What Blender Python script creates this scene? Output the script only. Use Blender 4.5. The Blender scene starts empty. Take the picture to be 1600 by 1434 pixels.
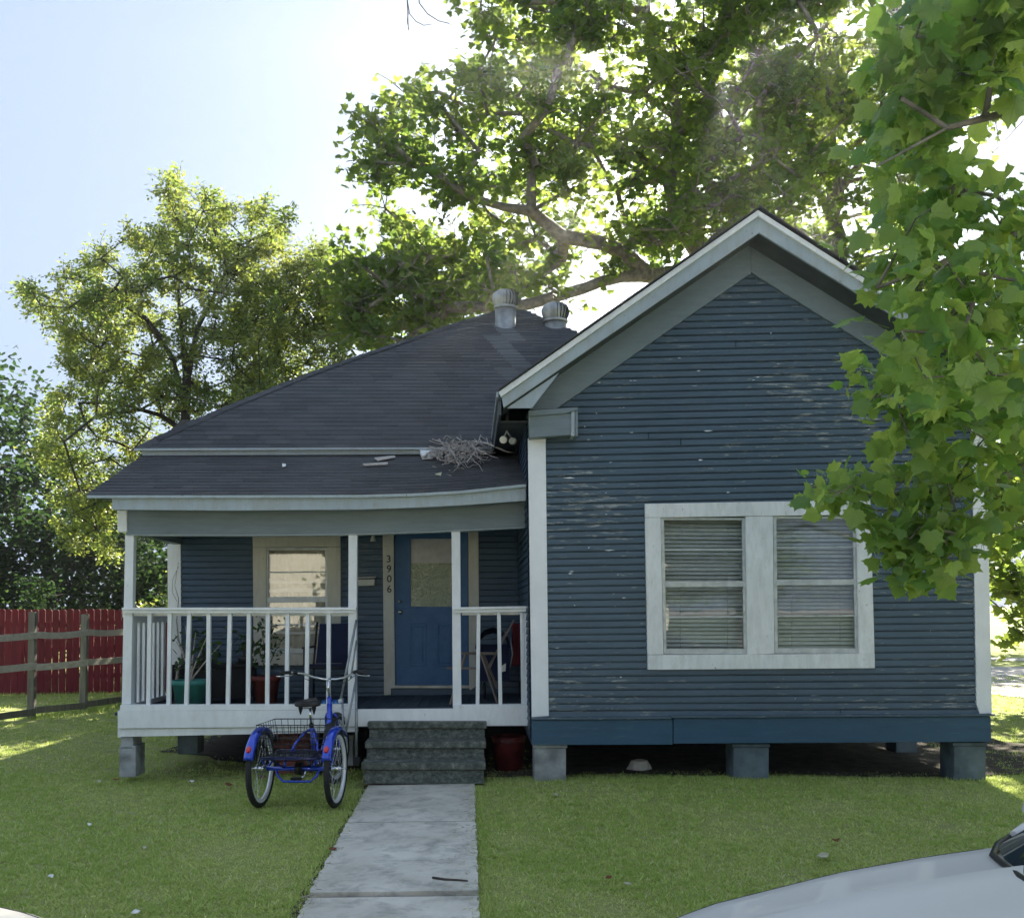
import bpy, math, random
import numpy as np
from math import sin, cos, pi, radians, sqrt, tan
R = random.Random(7)
NR = np.random.RandomState(11)
sc = bpy.context.scene
col = sc.collection

# ------------------------------------------------------------------ camera
F_PX = 1500.0; PITCH = radians(3.3); ROLL = radians(-0.7); CXP, CYP = 800.0, 868.5
EYE = (0.0, 0.0, 1.68)
cam_d = bpy.data.cameras.new('camera'); cam = bpy.data.objects.new('camera', cam_d); col.objects.link(cam)
cam_d.sensor_fit = 'HORIZONTAL'; cam_d.sensor_width = 36.0; cam_d.lens = F_PX / 1600 * 36
cam_d.shift_y = (CYP - 717) / 1600; cam_d.clip_end = 2000; cam_d.clip_start = 0.05
import mathutils
RM = mathutils.Matrix.Rotation(pi / 2 + PITCH, 3, 'X') @ mathutils.Matrix.Rotation(ROLL, 3, 'Z')
cam.matrix_world = mathutils.Matrix.Translation(EYE) @ RM.to_4x4()
sc.camera = cam
# ------------------------------------------------------------------ sky, sun, exposure
SUN_EL = radians(30.0); SUN_AZ = radians(13.3)
world = bpy.data.worlds.new('World'); sc.world = world; world.use_nodes = True
wn = world.node_tree; wn.nodes.clear()
w_o = wn.nodes.new('ShaderNodeOutputWorld'); w_b = wn.nodes.new('ShaderNodeBackground'); w_s = wn.nodes.new('ShaderNodeTexSky')
w_s.sky_type = 'NISHITA'; w_s.sun_disc = False; w_s.sun_elevation = SUN_EL; w_s.sun_rotation = SUN_AZ
w_s.air_density = 0.7; w_s.dust_density = 2.0; w_s.ozone_density = 2.0
w_b.inputs[1].default_value = 0.10
# thin milky veil of high haze over the whole sky, on top of the clear Nishita sky
w_m = wn.nodes.new('ShaderNodeMix'); w_m.data_type = 'RGBA'; w_m.inputs[0].default_value = 0.96
w_m.inputs[7].default_value = (1.03, 1.32, 1.78, 1)
wn.links.new(w_s.outputs[0], w_m.inputs[6]); wn.links.new(w_m.outputs[2], w_b.inputs[0]); wn.links.new(w_b.outputs[0], w_o.inputs[0])
sun_d = bpy.data.lights.new('sun', 'SUN'); sun = bpy.data.objects.new('sun', sun_d); col.objects.link(sun)
sun_d.energy = 5.0; sun_d.angle = radians(0.53); sun_d.color = (1.0, 0.93, 0.80)
sdir = mathutils.Vector((sin(SUN_AZ) * cos(SUN_EL), cos(SUN_AZ) * cos(SUN_EL), sin(SUN_EL)))
sun.rotation_euler = sdir.to_track_quat('Z', 'Y').to_euler(); sun.location = (6, 25, 30)
sc.view_settings.view_transform = 'Standard'; sc.view_settings.look = 'None'
sc.view_settings.exposure = 2.32; sc.view_settings.gamma = 1.0; sc.view_settings.use_curve_mapping = False
sc.render.engine = 'CYCLES'
sc.cycles.max_bounces = 8; sc.cycles.transparent_max_bounces = 12

# ------------------------------------------------------------------ pixel (1600 x 1434 photograph) -> place
V3 = mathutils.Vector
E = V3(EYE)
def ray(px, py):
    return (RM @ V3(((px - CXP) / F_PX, (CYP - py) / F_PX, -1.0))).normalized()
def onY(px, py, Y):
    r = ray(px, py); return E + r * (Y / r.y)
def onZ(px, py, z=0.0):
    r = ray(px, py); return E + r * ((z - EYE[2]) / r.z)
def onPlane(px, py, p0, n):
    r = ray(px, py); return E + r * ((p0 - E).dot(n) / r.dot(n))
HD = V3((-0.043, 1.0, 0)).normalized()      # depth axis of the house
HW = V3((HD.y, -HD.x, 0))                   # width axis of the house
HP0 = onY(833, 955, 9.5)
def PH(px, py, v=0.0):
    return onPlane(px, py, HP0 + HD * v, HD)
UP = V3((0, 0, 1))

# ------------------------------------------------------------------ objects
def tag(o, label=None, cat=None, group=None, kind=None):
    if label: o['label'] = label
    if cat: o['category'] = cat
    if group: o['group'] = group
    if kind: o['kind'] = kind
    return o
def empty(name, loc, label=None, cat=None, group=None, kind=None, rz=0.0):
    o = bpy.data.objects.new(name, None); col.objects.link(o); o.location = loc; o.rotation_euler = (0, 0, rz)
    o.empty_display_size = 0.1
    o['_L'] = list(loc)
    return tag(o, label, cat, group, kind)
def origin_of(o):
    while o is not None:
        if '_L' in o: return V3(o['_L'])
        o = o.parent
    return V3((0, 0, 0))
def link_mesh(name, me, mat, parent=None, smooth=False, loc=None):
    o = bpy.data.objects.new(name, me); col.objects.link(o)
    if mat is not None and not me.materials: me.materials.append(mat)
    if parent is not None: o.parent = parent
    if loc is not None: o.location = loc
    return o
class MB:
    """collects geometry given in world coordinates (or in a thing's own when local=True)"""
    def __init__(s): s.v = []; s.f = []; s.sm = []; s.c = []
    def add(s, vs, fs, smooth=False, c=0.5):
        b = len(s.v); s.v += [tuple(p) for p in vs]
        for f in fs: s.f.append([i + b for i in f]); s.sm.append(smooth); s.c.append(c)
        return s
    def prism(s, pts, d, c=0.5):
        d = V3(d); n = len(pts); a = [V3(p) for p in pts]; b = [p + d for p in a]
        fs = [list(range(n)), list(range(2 * n - 1, n - 1, -1))]
        fs += [[i, i + n, (i + 1) % n + n, (i + 1) % n] for i in range(n)]
        # orient outwards
        nn = V3((0, 0, 0))
        for i in range(n): nn += a[i].cross(a[(i + 1) % n])
        if nn.dot(d) > 0: fs = [f[::-1] for f in fs]
        return s.add(a + b, fs, c=c)
    def box(s, lo, hi, c=0.5):
        x0, y0, z0 = lo; x1, y1, z1 = hi
        return s.prism([(x0, y0, z0), (x1, y0, z0), (x1, y1, z0), (x0, y1, z0)], (0, 0, z1 - z0), c)
    def bar(s, p, q, w, h, up=(0, 0, 1), c=0.5):
        p = V3(p); q = V3(q); t = (q - p).normalized(); u = V3(up)
        if abs(t.dot(u)) > 0.98: u = V3((0, 1, 0))
        a = t.cross(u).normalized(); b = a.cross(t).normalized(); a *= w / 2; b *= h / 2
        return s.prism([p - a - b, p + a - b, p + a + b, p - a + b], q - p, c)
    def tube(s, pts, r, n=8, cap=True, closed=False, c=0.5):
        P = [V3(p) for p in pts]; m = len(P); rs = r if isinstance(r, (list, tuple)) else [r] * m
        u = None; vs = []
        for i in range(m):
            if closed: t = (P[(i + 1) % m] - P[i - 1]).normalized()
            else: t = (P[min(i + 1, m - 1)] - P[max(i - 1, 0)]).normalized()
            if u is None:
                u = t.cross(V3((0, 0, 1)))
                if u.length < 0.1: u = t.cross(V3((0, 1, 0)))
                u.normalize()
            else:
                u = (u - t * u.dot(t)).normalized()
            w = t.cross(u)
            for k in range(n):
                a = 2 * pi * k / n; vs.append(P[i] + (u * cos(a) + w * sin(a)) * rs[i])
        fs = []
        for i in range(m if closed else m - 1):
            j = (i + 1) % m
            for k in range(n):
                k2 = (k + 1) % n; fs.append([i * n + k, i * n + k2, j * n + k2, j * n + k])
        s.add(vs, fs, True, c)
        if cap and not closed:
            b = len(s.v) - len(vs)
            s.f.append([b + k for k in range(n)][::-1]); s.sm.append(False); s.c.append(c)
            s.f.append([b + (m - 1) * n + k for k in range(n)]); s.sm.append(False); s.c.append(c)
        return s
    def lathe(s, cx, cy, prof, n=20, c=0.5, axis=None):
        vs = []
        for (r, z) in prof:
            for k in range(n):
                a = 2 * pi * k / n; vs.append((cx + r * cos(a), cy + r * sin(a), z))
        fs = []
        for i in range(len(prof) - 1):
            for k in range(n):
                k2 = (k + 1) % n; fs.append([i * n + k, i * n + k2, (i + 1) * n + k2, (i + 1) * n + k])
        return s.add(vs, fs, True, c)
    def build(s, name, mat, parent=None, label=None, local=False, kind=None, bevel=0.0):
        L = V3((0, 0, 0)) if (local or parent is None) else origin_of(parent)
        me = bpy.data.meshes.new(name)
        me.from_pydata([(p[0] - L.x, p[1] - L.y, p[2] - L.z) for p in s.v], [], s.f)
        me.polygons.foreach_set('use_smooth', s.sm)
        at = me.attributes.new('rnd', 'FLOAT', 'FACE'); at.data.foreach_set('value', s.c)
        me.update()
        o = link_mesh(name, me, mat, parent)
        if bevel:
            m = o.modifiers.new('bevel', 'BEVEL'); m.width = bevel; m.segments = 2; m.limit_method = 'ANGLE'
        if label: o['label'] = label
        if kind: o['kind'] = kind
        return o
def np_mesh(name, verts, faces, rnd=None, smooth=False):
    """verts (n,3), faces (m,k) all the same k"""
    me = bpy.data.meshes.new(name); n = len(verts); m, k = faces.shape
    me.vertices.add(n); me.vertices.foreach_set('co', verts.astype(np.float32).ravel())
    me.loops.add(m * k); me.loops.foreach_set('vertex_index', faces.astype(np.int32).ravel())
    me.polygons.add(m); me.polygons.foreach_set('loop_start', np.arange(0, m * k, k, dtype=np.int32))
    me.polygons.foreach_set('loop_total', np.full(m, k, dtype=np.int32))
    if smooth: me.polygons.foreach_set('use_smooth', np.ones(m, dtype=bool))
    if rnd is not None:
        at = me.attributes.new('rnd', 'FLOAT', 'FACE'); at.data.foreach_set('value', rnd.astype(np.float32))
    me.update(calc_edges=True)
    return me

# ------------------------------------------------------------------ materials
class NT:
    def __init__(s, name):
        s.m = bpy.data.materials.new(name); s.m.use_nodes = True; s.t = s.m.node_tree; s.t.nodes.clear()
        s.out = s.n('ShaderNodeOutputMaterial'); s.tc = s.n('ShaderNodeTexCoord')
    def n(s, k, **kw):
        x = s.t.nodes.new(k)
        for a, b in kw.items(): setattr(x, a, b)
        return x
    def l(s, a, b): s.t.links.new(a, b)
    def noise(s, scale=5, detail=4, rough=0.55, stretch=None, vec=None, dist=0.0):
        v = vec or s.tc.outputs['Object']
        if stretch:
            mp = s.n('ShaderNodeMapping'); mp.inputs['Scale'].default_value = stretch; s.l(v, mp.inputs[0]); v = mp.outputs[0]
        x = s.n('ShaderNodeTexNoise'); x.inputs['Scale'].default_value = scale; x.inputs['Detail'].default_value = detail
        x.inputs['Roughness'].default_value = rough; x.inputs['Distortion'].default_value = dist
        s.l(v, x.inputs['Vector']); return x.outputs[0]
    def ramp(s, fac, *stops):
        x = s.n('ShaderNodeValToRGB'); e = x.color_ramp.elements
        while len(e) < len(stops): e.new(0.5)
        for i, (p, c) in enumerate(stops):
            e[i].position = p; e[i].color = (c, c, c, 1) if isinstance(c, (int, float)) else (*c, 1)
        s.l(fac, x.inputs[0]); return x.outputs[0]
    def mix(s, fac, a, b, mode='MIX'):
        x = s.n('ShaderNodeMix', data_type='RGBA', blend_type=mode)
        for sock, val in ((x.inputs[0], fac), (x.inputs[6], a), (x.inputs[7], b)):
            if isinstance(val, (int, float)): sock.default_value = val if sock is x.inputs[0] else (val, val, val, 1)
            elif isinstance(val, tuple): sock.default_value = (*val, 1)
            else: s.l(val, sock)
        return x.outputs[2]
    def math(s, op, a, b=0.0):
        x = s.n('ShaderNodeMath', operation=op)
        for sock, val in ((x.inputs[0], a), (x.inputs[1], b)):
            if isinstance(val, (int, float)): sock.default_value = val
            else: s.l(val, sock)
        return x.outputs[0]
    def attr(s, name='rnd'):
        x = s.n('ShaderNodeAttribute', attribute_name=name); return x.outputs['Fac']
    def orand(s): return s.n('ShaderNodeObjectInfo').outputs['Random']
    def pbr(s, colr, rough=0.6, bump=None, bstr=0.3, bdist=0.01, metal=0.0, spec=0.4, coat=0.0):
        p = s.n('ShaderNodeBsdfPrincipled')
        if isinstance(colr, tuple): p.inputs['Base Color'].default_value = (*colr, 1)
        else: s.l(colr, p.inputs['Base Color'])
        if isinstance(rough, (int, float)): p.inputs['Roughness'].default_value = rough
        else: s.l(rough, p.inputs['Roughness'])
        p.inputs['Metallic'].default_value = metal; p.inputs['Specular IOR Level'].default_value = spec
        p.inputs['Coat Weight'].default_value = coat; p.inputs['Coat Roughness'].default_value = 0.05
        if bump is not None:
            b = s.n('ShaderNodeBump'); b.inputs['Strength'].default_value = bstr; b.inputs['Distance'].default_value = bdist
            s.l(bump, b.inputs['Height']); s.l(b.outputs[0], p.inputs['Normal'])
        s.l(p.outputs[0], s.out.inputs[0]); return p
M = {}
def simple(name, c, rough=0.6, metal=0.0, var=0.25, scale=12, bstr=0.15, spec=0.4, coat=0.0):
    t = NT(name); n = t.noise(scale, 5)
    a = tuple(x * (1 - var) for x in c); b = tuple(min(1, x * (1 + var)) for x in c)
    t.pbr(t.ramp(n, (0.3, a), (0.7, b)), rough, t.noise(scale * 6, 3), bstr, 0.004, metal, spec, coat); M[name] = t.m; return t.m

def siding_mat(name, base, chips=1.0):
    t = NT(name)
    n1 = t.noise(1.3, 4, 0.6, (1, 1, 1)); n2 = t.noise(9, 6, 0.65, (0.35, 1, 3.0)); r = t.orand()
    c = t.mix(t.ramp(n1, (0.3, 0.0), (0.7, 1.0)), tuple(x * 0.86 for x in base), tuple(x * 1.15 for x in base))
    c = t.mix(t.ramp(n2, (0.35, 0.0), (0.75, 0.55)), c, tuple(x * 1.5 + 0.008 for x in base))
    c = t.mix(t.math('MULTIPLY', r, 0.22), c, tuple(x * 1.4 for x in base))
    # flaked paint: bare grey wood with pale rims, in long thin marks
    m1 = t.noise(0.9, 2, 0.5, (1, 1, 1.3)); ch = t.noise(7, 7, 0.72, (0.6, 1, 5.5), dist=0.35)
    sel = t.math('ADD', ch, t.math('MULTIPLY', m1, 0.32))
    f1 = t.ramp(sel, (0.765, 0.0), (0.785, 1.0))
    f1 = t.math('MULTIPLY', f1, chips)
    c = t.mix(f1, c, t.mix(t.noise(40, 3), (0.12, 0.14, 0.14), (0.40, 0.42, 0.40)))
    f2 = t.math('MULTIPLY', t.ramp(sel, (0.72, 0.0), (0.755, 0.5), (0.765, 0.0)), chips)
    c = t.mix(f2, c, tuple(x * 0.55 for x in base))
    t.pbr(c, 0.5, t.math('ADD', t.noise(60, 5, 0.6, (0.15, 1, 1.5)), t.math('MULTIPLY', f1, -0.6)), 0.35, 0.004, spec=0.45)
    M[name] = t.m
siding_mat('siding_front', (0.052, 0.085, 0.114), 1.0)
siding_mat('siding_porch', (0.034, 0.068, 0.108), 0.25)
siding_mat('skirt_blue', (0.024, 0.072, 0.122), 0.12)
siding_mat('trim_gray', (0.150, 0.190, 0.210), 0.0)

def white_paint(name, c, dirt):
    t = NT(name); n = t.noise(2.2, 5, 0.6); g = t.noise(14, 6, 0.7, (1, 1, 0.25)); k = t.noise(30, 6, 0.7, (1, 1, 0.6), dist=0.3)
    cc = t.mix(t.ramp(n, (0.35, 0.0), (0.75, 1.0)), tuple(x * 0.86 for x in c), c)
    cc = t.mix(t.math('MULTIPLY', t.ramp(g, (0.42, 0.0), (0.75, 1.0)), dirt), cc, (0.30, 0.30, 0.27))
    cc = t.mix(t.math('MULTIPLY', t.ramp(k, (0.655, 0.0), (0.68, 1.0)), min(1, dirt * 2.2)), cc, (0.14, 0.14, 0.13))
    t.pbr(cc, 0.5, t.noise(45, 5, 0.6, (1, 1, 0.3)), 0.3, 0.003); M[name] = t.m
white_paint('white_paint', (0.86, 0.875, 0.87), 0.20)
white_paint('white_corner', (0.88, 0.89, 0.90), 0.06)
white_paint('window_casing', (0.82, 0.84, 0.84), 0.42)
white_paint('fascia_paint', (0.38, 0.45, 0.49), 0.8)
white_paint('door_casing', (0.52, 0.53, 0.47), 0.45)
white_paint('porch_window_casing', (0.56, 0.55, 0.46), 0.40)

t = NT('shingle'); r = t.attr('rnd'); n = t.noise(70, 4, 0.8); n2 = t.noise(0.7, 4, 0.6)
c = t.mix(r, (0.024, 0.024, 0.026), (0.060, 0.059, 0.062)); c = t.mix(t.ramp(n, (0.35, 0.0), (0.75, 0.6)), c, (0.115, 0.115, 0.118))
c = t.mix(t.math('MULTIPLY', t.ramp(n2, (0.4, 0.0), (0.7, 1.0)), 0.35), c, (0.10, 0.105, 0.11))
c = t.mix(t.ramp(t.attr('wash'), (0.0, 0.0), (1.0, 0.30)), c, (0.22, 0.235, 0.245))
t.pbr(c, 0.85, n, 0.5, 0.004, spec=0.3); M['shingle'] = t.m

t = NT('concrete'); n = t.noise(1.6, 5, 0.6); n2 = t.noise(28, 6, 0.7); n3 = t.noise(5, 6, 0.65, dist=0.4)
c = t.mix(t.ramp(n, (0.35, 0.0), (0.68, 1.0)), (0.48, 0.44, 0.36), (0.70, 0.655, 0.56))
c = t.mix(t.ramp(n3, (0.47, 0.0), (0.66, 0.62)), c, (0.20, 0.195, 0.17))
c = t.mix(t.ramp(n2, (0.45, 0.0), (0.8, 0.5)), c, (0.66, 0.65, 0.62))
t.pbr(c, 0.9, n2, 0.5, 0.006, spec=0.2); M['concrete'] = t.m
t = NT('mossy_concrete'); n = t.noise(16, 8, 0.75, (1, 1, 1.6)); n2 = t.noise(35, 6, 0.7)
c = t.ramp(n, (0.33, (0.035, 0.045, 0.038)), (0.5, (0.10, 0.115, 0.10)), (0.62, (0.19, 0.20, 0.18)), (0.72, (0.30, 0.30, 0.27)))
t.pbr(t.mix(t.ramp(n2, (0.5, 0.0), (0.8, 0.4)), c, (0.33, 0.33, 0.30)), 0.92, n2, 0.6, 0.006, spec=0.2); M['mossy_concrete'] = t.m
simple('pier_concrete', (0.30, 0.31, 0.31), 0.9, var=0.4, scale=6, bstr=0.5, spec=0.2)
simple('pier_blue', (0.115, 0.145, 0.16), 0.8, var=0.45, scale=4, bstr=0.4, spec=0.2)
simple('asphalt', (0.055, 0.055, 0.056), 0.9, scale=30, bstr=0.5)
t = NT('road_concrete'); t.pbr(t.ramp(t.noise(2, 6), (0.3, (0.33, 0.31, 0.29)), (0.7, (0.43, 0.40, 0.38))), 0.9, t.noise(60, 4), 0.3, 0.004, spec=0.2); M['road_concrete'] = t.m
def wood(name, a, b, grain=(1, 1, 0.08)):
    t = NT(name); n = t.noise(18, 6, 0.7, grain, dist=0.5); r = t.orand()
    c = t.mix(t.ramp(n, (0.3, 0.0), (0.7, 1.0)), a, b); c = t.mix(t.math('MULTIPLY', r, 0.35), c, tuple(x * 0.6 for x in a))
    t.pbr(c, 0.8, n, 0.4, 0.004, spec=0.2); M[name] = t.m
wood('red_fence', (0.10, 0.011, 0.016), (0.24, 0.026, 0.036))
wood('gray_wood', (0.12, 0.112, 0.092), (0.28, 0.26, 0.215))
wood('sunlit_rail_wood', (0.48, 0.43, 0.34), (0.80, 0.73, 0.61), (0.08, 0.5, 1))  # upper fence rails: sunlight put into the pale wood colour
wood('porch_boards', (0.030, 0.045, 0.062), (0.075, 0.095, 0.115), (1, 0.08, 1))
wood('stick_wood', (0.30, 0.26, 0.22), (0.62, 0.56, 0.50), (1, 1, 1))
wood('chair_wood', (0.16, 0.13, 0.11), (0.30, 0.26, 0.22))
simple('dark_void', (0.012, 0.012, 0.013), 0.9)
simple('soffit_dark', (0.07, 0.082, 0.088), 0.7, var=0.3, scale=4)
simple('galvanized', (0.34, 0.35, 0.34), 0.5, metal=0.7, var=0.3, scale=6)
simple('pole_metal', (0.30, 0.33, 0.34), 0.45, metal=0.6, var=0.2)
simple('chrome', (0.72, 0.73, 0.75), 0.16, metal=1.0, var=0.08)
simple('rim_metal', (0.80, 0.81, 0.82), 0.32, metal=0.35, var=0.06)
simple('brass', (0.62, 0.60, 0.52), 0.25, metal=0.9, var=0.1)
simple('black_plastic', (0.014, 0.014, 0.016), 0.38, var=0.2)
simple('black_rubber', (0.020, 0.020, 0.021), 0.7, var=0.3)
simple('wire_black', (0.025, 0.025, 0.026), 0.4, var=0.2)
simple('trike_blue', (0.010, 0.055, 0.52), 0.16, metal=0.25, var=0.12, bstr=0.0, coat=0.8, spec=0.6)
simple('trike_navy', (0.008, 0.012, 0.10), 0.2, metal=0.3, var=0.1, bstr=0.0, coat=0.7)
simple('reflector_red', (0.62, 0.012, 0.008), 0.12, var=0.05, bstr=0.0, coat=1.0)
simple('decal_blue', (0.12, 0.42, 0.85), 0.3, var=0.05, bstr=0)
simple('number_black', (0.010, 0.010, 0.011), 0.4)
simple('navy_fabric', (0.007, 0.012, 0.045), 0.8)
simple('red_fabric', (0.10, 0.007, 0.010), 0.8)
simple('green_pot', (0.045, 0.22, 0.19), 0.5, var=0.15)
simple('red_pot', (0.15, 0.030, 0.022), 0.6, var=0.2)
simple('soil', (0.035, 0.026, 0.018), 0.95, var=0.4, scale=30, bstr=0.8)
simple('bucket_red', (0.125, 0.022, 0.026), 0.5, var=0.45, scale=8)
simple('brick', (0.19, 0.060, 0.048), 0.85, var=0.35, scale=20, bstr=0.5)
simple('cream_cloth', (0.50, 0.47, 0.37), 0.85, var=0.1)
simple('cream_light', (0.78, 0.75, 0.66), 0.85, var=0.06)
simple('blind', (0.47, 0.465, 0.46), 0.6, var=0.12)
simple('paper', (0.75, 0.75, 0.72), 0.8)
simple('box_blue', (0.03, 0.14, 0.42), 0.6)
simple('sash_metal', (0.46, 0.49, 0.49), 0.45, metal=0.3, var=0.2)
simple('bark', (0.20, 0.175, 0.145), 0.9, var=0.45, scale=9, bstr=0.8)
simple('bark_dark', (0.060, 0.050, 0.040), 0.95, var=0.45, scale=9, bstr=0.8)
simple('red_leaf', (0.17, 0.055, 0.025), 0.8)
simple('pale_leaf', (0.42, 0.40, 0.27), 0.8)
t = NT('door_blue'); n = t.noise(4, 6, 0.7); n2 = t.noise(30, 5, 0.7)
c = t.mix(t.ramp(n, (0.4, 0.0), (0.75, 0.6)), (0.014, 0.085, 0.21), (0.06, 0.16, 0.31)); t.pbr(c, 0.5, n2, 0.25, 0.003); M['door_blue'] = t.m
def glass(name, tint, refl):
    t = NT(name); tr = t.n('ShaderNodeBsdfTransparent'); tr.inputs[0].default_value = (*tint, 1)
    g = t.n('ShaderNodeBsdfGlossy'); g.inputs['Roughness'].default_value = 0.015
    b = t.n('ShaderNodeBump'); b.inputs['Strength'].default_value = 0.05; b.inputs['Distance'].default_value = 0.02
    t.l(t.noise(1.6, 2), b.inputs['Height']); t.l(b.outputs[0], g.inputs['Normal'])
    f = t.n('ShaderNodeFresnel'); f.inputs[0].default_value = 1.5
    mx = t.n('ShaderNodeMixShader'); t.l(t.math('ADD', f.outputs[0], refl), mx.inputs[0])
    t.l(tr.outputs[0], mx.inputs[1]); t.l(g.outputs[0], mx.inputs[2]); t.l(mx.outputs[0], t.out.inputs[0]); M[name] = t.m
glass('window_glass', (0.86, 0.90, 0.88), 0.04)
glass('storm_glass', (0.90, 0.90, 0.88), 0.05)
t = NT('wavy_glass'); g = t.n('ShaderNodeBsdfPrincipled'); g.inputs['Base Color'].default_value = (0.36, 0.40, 0.27, 1); g.inputs['Roughness'].default_value = 0.12  # opaque pane, reflection of lawn and trees put into its greenish base colour
g.inputs['Coat Weight'].default_value = 1.0
b = t.n('ShaderNodeBump'); b.inputs['Strength'].default_value = 0.9; b.inputs['Distance'].default_value = 0.03
t.l(t.noise(14, 3, 0.6, dist=2.5), b.inputs['Height']); t.l(b.outputs[0], g.inputs['Normal']); t.l(b.outputs[0], g.inputs['Coat Normal'])
t.l(g.outputs[0], t.out.inputs[0]); M['wavy_glass'] = t.m
t = NT('car_paint'); p = t.pbr((0.68, 0.65, 0.60), 0.4, metal=0.0, coat=0.45); M['car_paint'] = t.m
t = NT('car_glass'); t.pbr((0.006, 0.012, 0.016), 0.04, spec=0.6, coat=0.3); M['car_glass'] = t.m
simple('headlamp', (0.5, 0.52, 0.54), 0.1, metal=0.5, coat=1.0)
simple('tail_lamp', (0.4, 0.01, 0.01), 0.15, coat=1.0)

def leaf_mat(name, a, b, ta, tb, tr=0.45, rough=0.5, rare=None):
    t = NT(name); r = t.attr('rnd')
    c = t.mix(r, a, b); c2 = t.mix(r, ta, tb)
    if rare:
        m = t.ramp(r, (0.93, 0.0), (0.95, 1.0)); c = t.mix(m, c, rare); c2 = t.mix(m, c2, rare)
    p = t.n('ShaderNodeBsdfPrincipled'); t.l(c, p.inputs['Base Color']); p.inputs['Roughness'].default_value = rough; p.inputs['Specular IOR Level'].default_value = 0.35
    x = t.n('ShaderNodeBsdfTranslucent'); t.l(c2, x.inputs[0])
    m = t.n('ShaderNodeMixShader'); m.inputs[0].default_value = tr
    t.l(p.outputs[0], m.inputs[1]); t.l(x.outputs[0], m.inputs[2]); t.l(m.outputs[0], t.out.inputs[0]); M[name] = t.m
leaf_mat('leaf_sycamore', (0.055, 0.100, 0.033), (0.095, 0.14, 0.040), (0.18, 0.31, 0.05), (0.40, 0.48, 0.07), 0.47)
leaf_mat('leaf_near_plain', (0.085, 0.19, 0.050), (0.19, 0.29, 0.075), (0.24, 0.45, 0.06), (0.55, 0.70, 0.09), 0.5, 0.38)
leaf_mat('leaf_fine', (0.10, 0.165, 0.065), (0.22, 0.26, 0.085), (0.20, 0.32, 0.06), (0.46, 0.48, 0.08), 0.42)
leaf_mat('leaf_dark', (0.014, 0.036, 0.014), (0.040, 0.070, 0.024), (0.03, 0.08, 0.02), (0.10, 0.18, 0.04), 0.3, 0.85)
leaf_mat('leaf_pot', (0.020, 0.050, 0.018), (0.050, 0.095, 0.025), (0.05, 0.12, 0.02), (0.18, 0.28, 0.03), 0.35)
leaf_mat('grass_blade', (0.32, 0.44, 0.085), (0.68, 0.70, 0.27), (0.40, 0.56, 0.09), (0.66, 0.72, 0.24), 0.35, 0.55, rare=(0.62, 0.57, 0.38))
t = NT('lawn_soil'); n = t.noise(0.55, 5, 0.6); n2 = t.noise(45, 6, 0.75); n3 = t.noise(3.5, 4, 0.6)
c = t.mix(t.ramp(n2, (0.3, 0.0), (0.72, 1.0)), (0.20, 0.25, 0.065), (0.44, 0.47, 0.16))
c = t.mix(t.ramp(n, (0.42, 0.0), (0.68, 0.55)), c, (0.38, 0.37, 0.16)); c = t.mix(t.ramp(n3, (0.56, 0.0), (0.75, 0.5)), c, (0.23, 0.20, 0.11))
t.pbr(c, 0.95, n2, 0.8, 0.03, spec=0.1); M['lawn_soil'] = t.m
simple('far_grass', (0.045, 0.075, 0.028), 0.95, var=0.4, scale=3)
t = NT('bare_dirt'); n = t.noise(6, 6, 0.7); t.pbr(t.ramp(n, (0.3, (0.035, 0.030, 0.022)), (0.7, (0.11, 0.095, 0.07))), 0.95, t.noise(30, 5), 0.7, 0.03, spec=0.1); M['bare_dirt'] = t.m

t = NT('leaf_near'); r = t.attr('rnd'); uv = t.n('ShaderNodeUVMap'); sep = t.n('ShaderNodeSeparateXYZ'); t.l(uv.outputs[0], sep.inputs[0])
ax_ = t.math('ABSOLUTE', t.math('SUBTRACT', sep.outputs[0], 0.5)); ay_ = t.math('SUBTRACT', sep.outputs[1], 0.1)
vm = t.ramp(ax_, (0.008, 1.0), (0.022, 0.0))
for an_, off_ in ((38, 0.02), (66, 0.05), (42, 0.25), (45, 0.42)):
    d_ = t.math('ABSOLUTE', t.math('SUBTRACT', t.math('MULTIPLY', ax_, cos(radians(an_))), t.math('MULTIPLY', t.math('SUBTRACT', ay_, off_), sin(radians(an_)))))
    vm = t.math('MAXIMUM', vm, t.ramp(d_, (0.005, 0.8), (0.016, 0.0)))
nz = t.noise(9, 3); 
c = t.mix(r, (0.080, 0.18, 0.055), (0.24, 0.34, 0.090)); c = t.mix(t.ramp(nz, (0.4, 0.0), (0.8, 0.5)), c, (0.16, 0.24, 0.07)); c = t.mix(t.math('MULTIPLY', vm, 0.6), c, (0.32, 0.42, 0.16))
c2 = t.mix(r, (0.28, 0.52, 0.07), (0.68, 0.80, 0.13)); c2 = t.mix(t.math('MULTIPLY', vm, 0.5), c2, (0.16, 0.28, 0.05))
p = t.n('ShaderNodeBsdfPrincipled'); t.l(c, p.inputs['Base Color']); p.inputs['Roughness'].default_value = 0.36; p.inputs['Specular IOR Level'].default_value = 0.45
b_ = t.n('ShaderNodeBump'); b_.inputs['Strength'].default_value = 0.5; b_.inputs['Distance'].default_value = 0.004; t.l(t.math('SUBTRACT', nz, vm), b_.inputs['Height']); t.l(b_.outputs[0], p.inputs['Normal'])
x = t.n('ShaderNodeBsdfTranslucent'); t.l(c2, x.inputs[0]); m_ = t.n('ShaderNodeMixShader'); m_.inputs[0].default_value = 0.5
t.l(p.outputs[0], m_.inputs[1]); t.l(x.outputs[0], m_.inputs[2]); t.l(m_.outputs[0], t.out.inputs[0]); M['leaf_near'] = t.m

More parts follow.
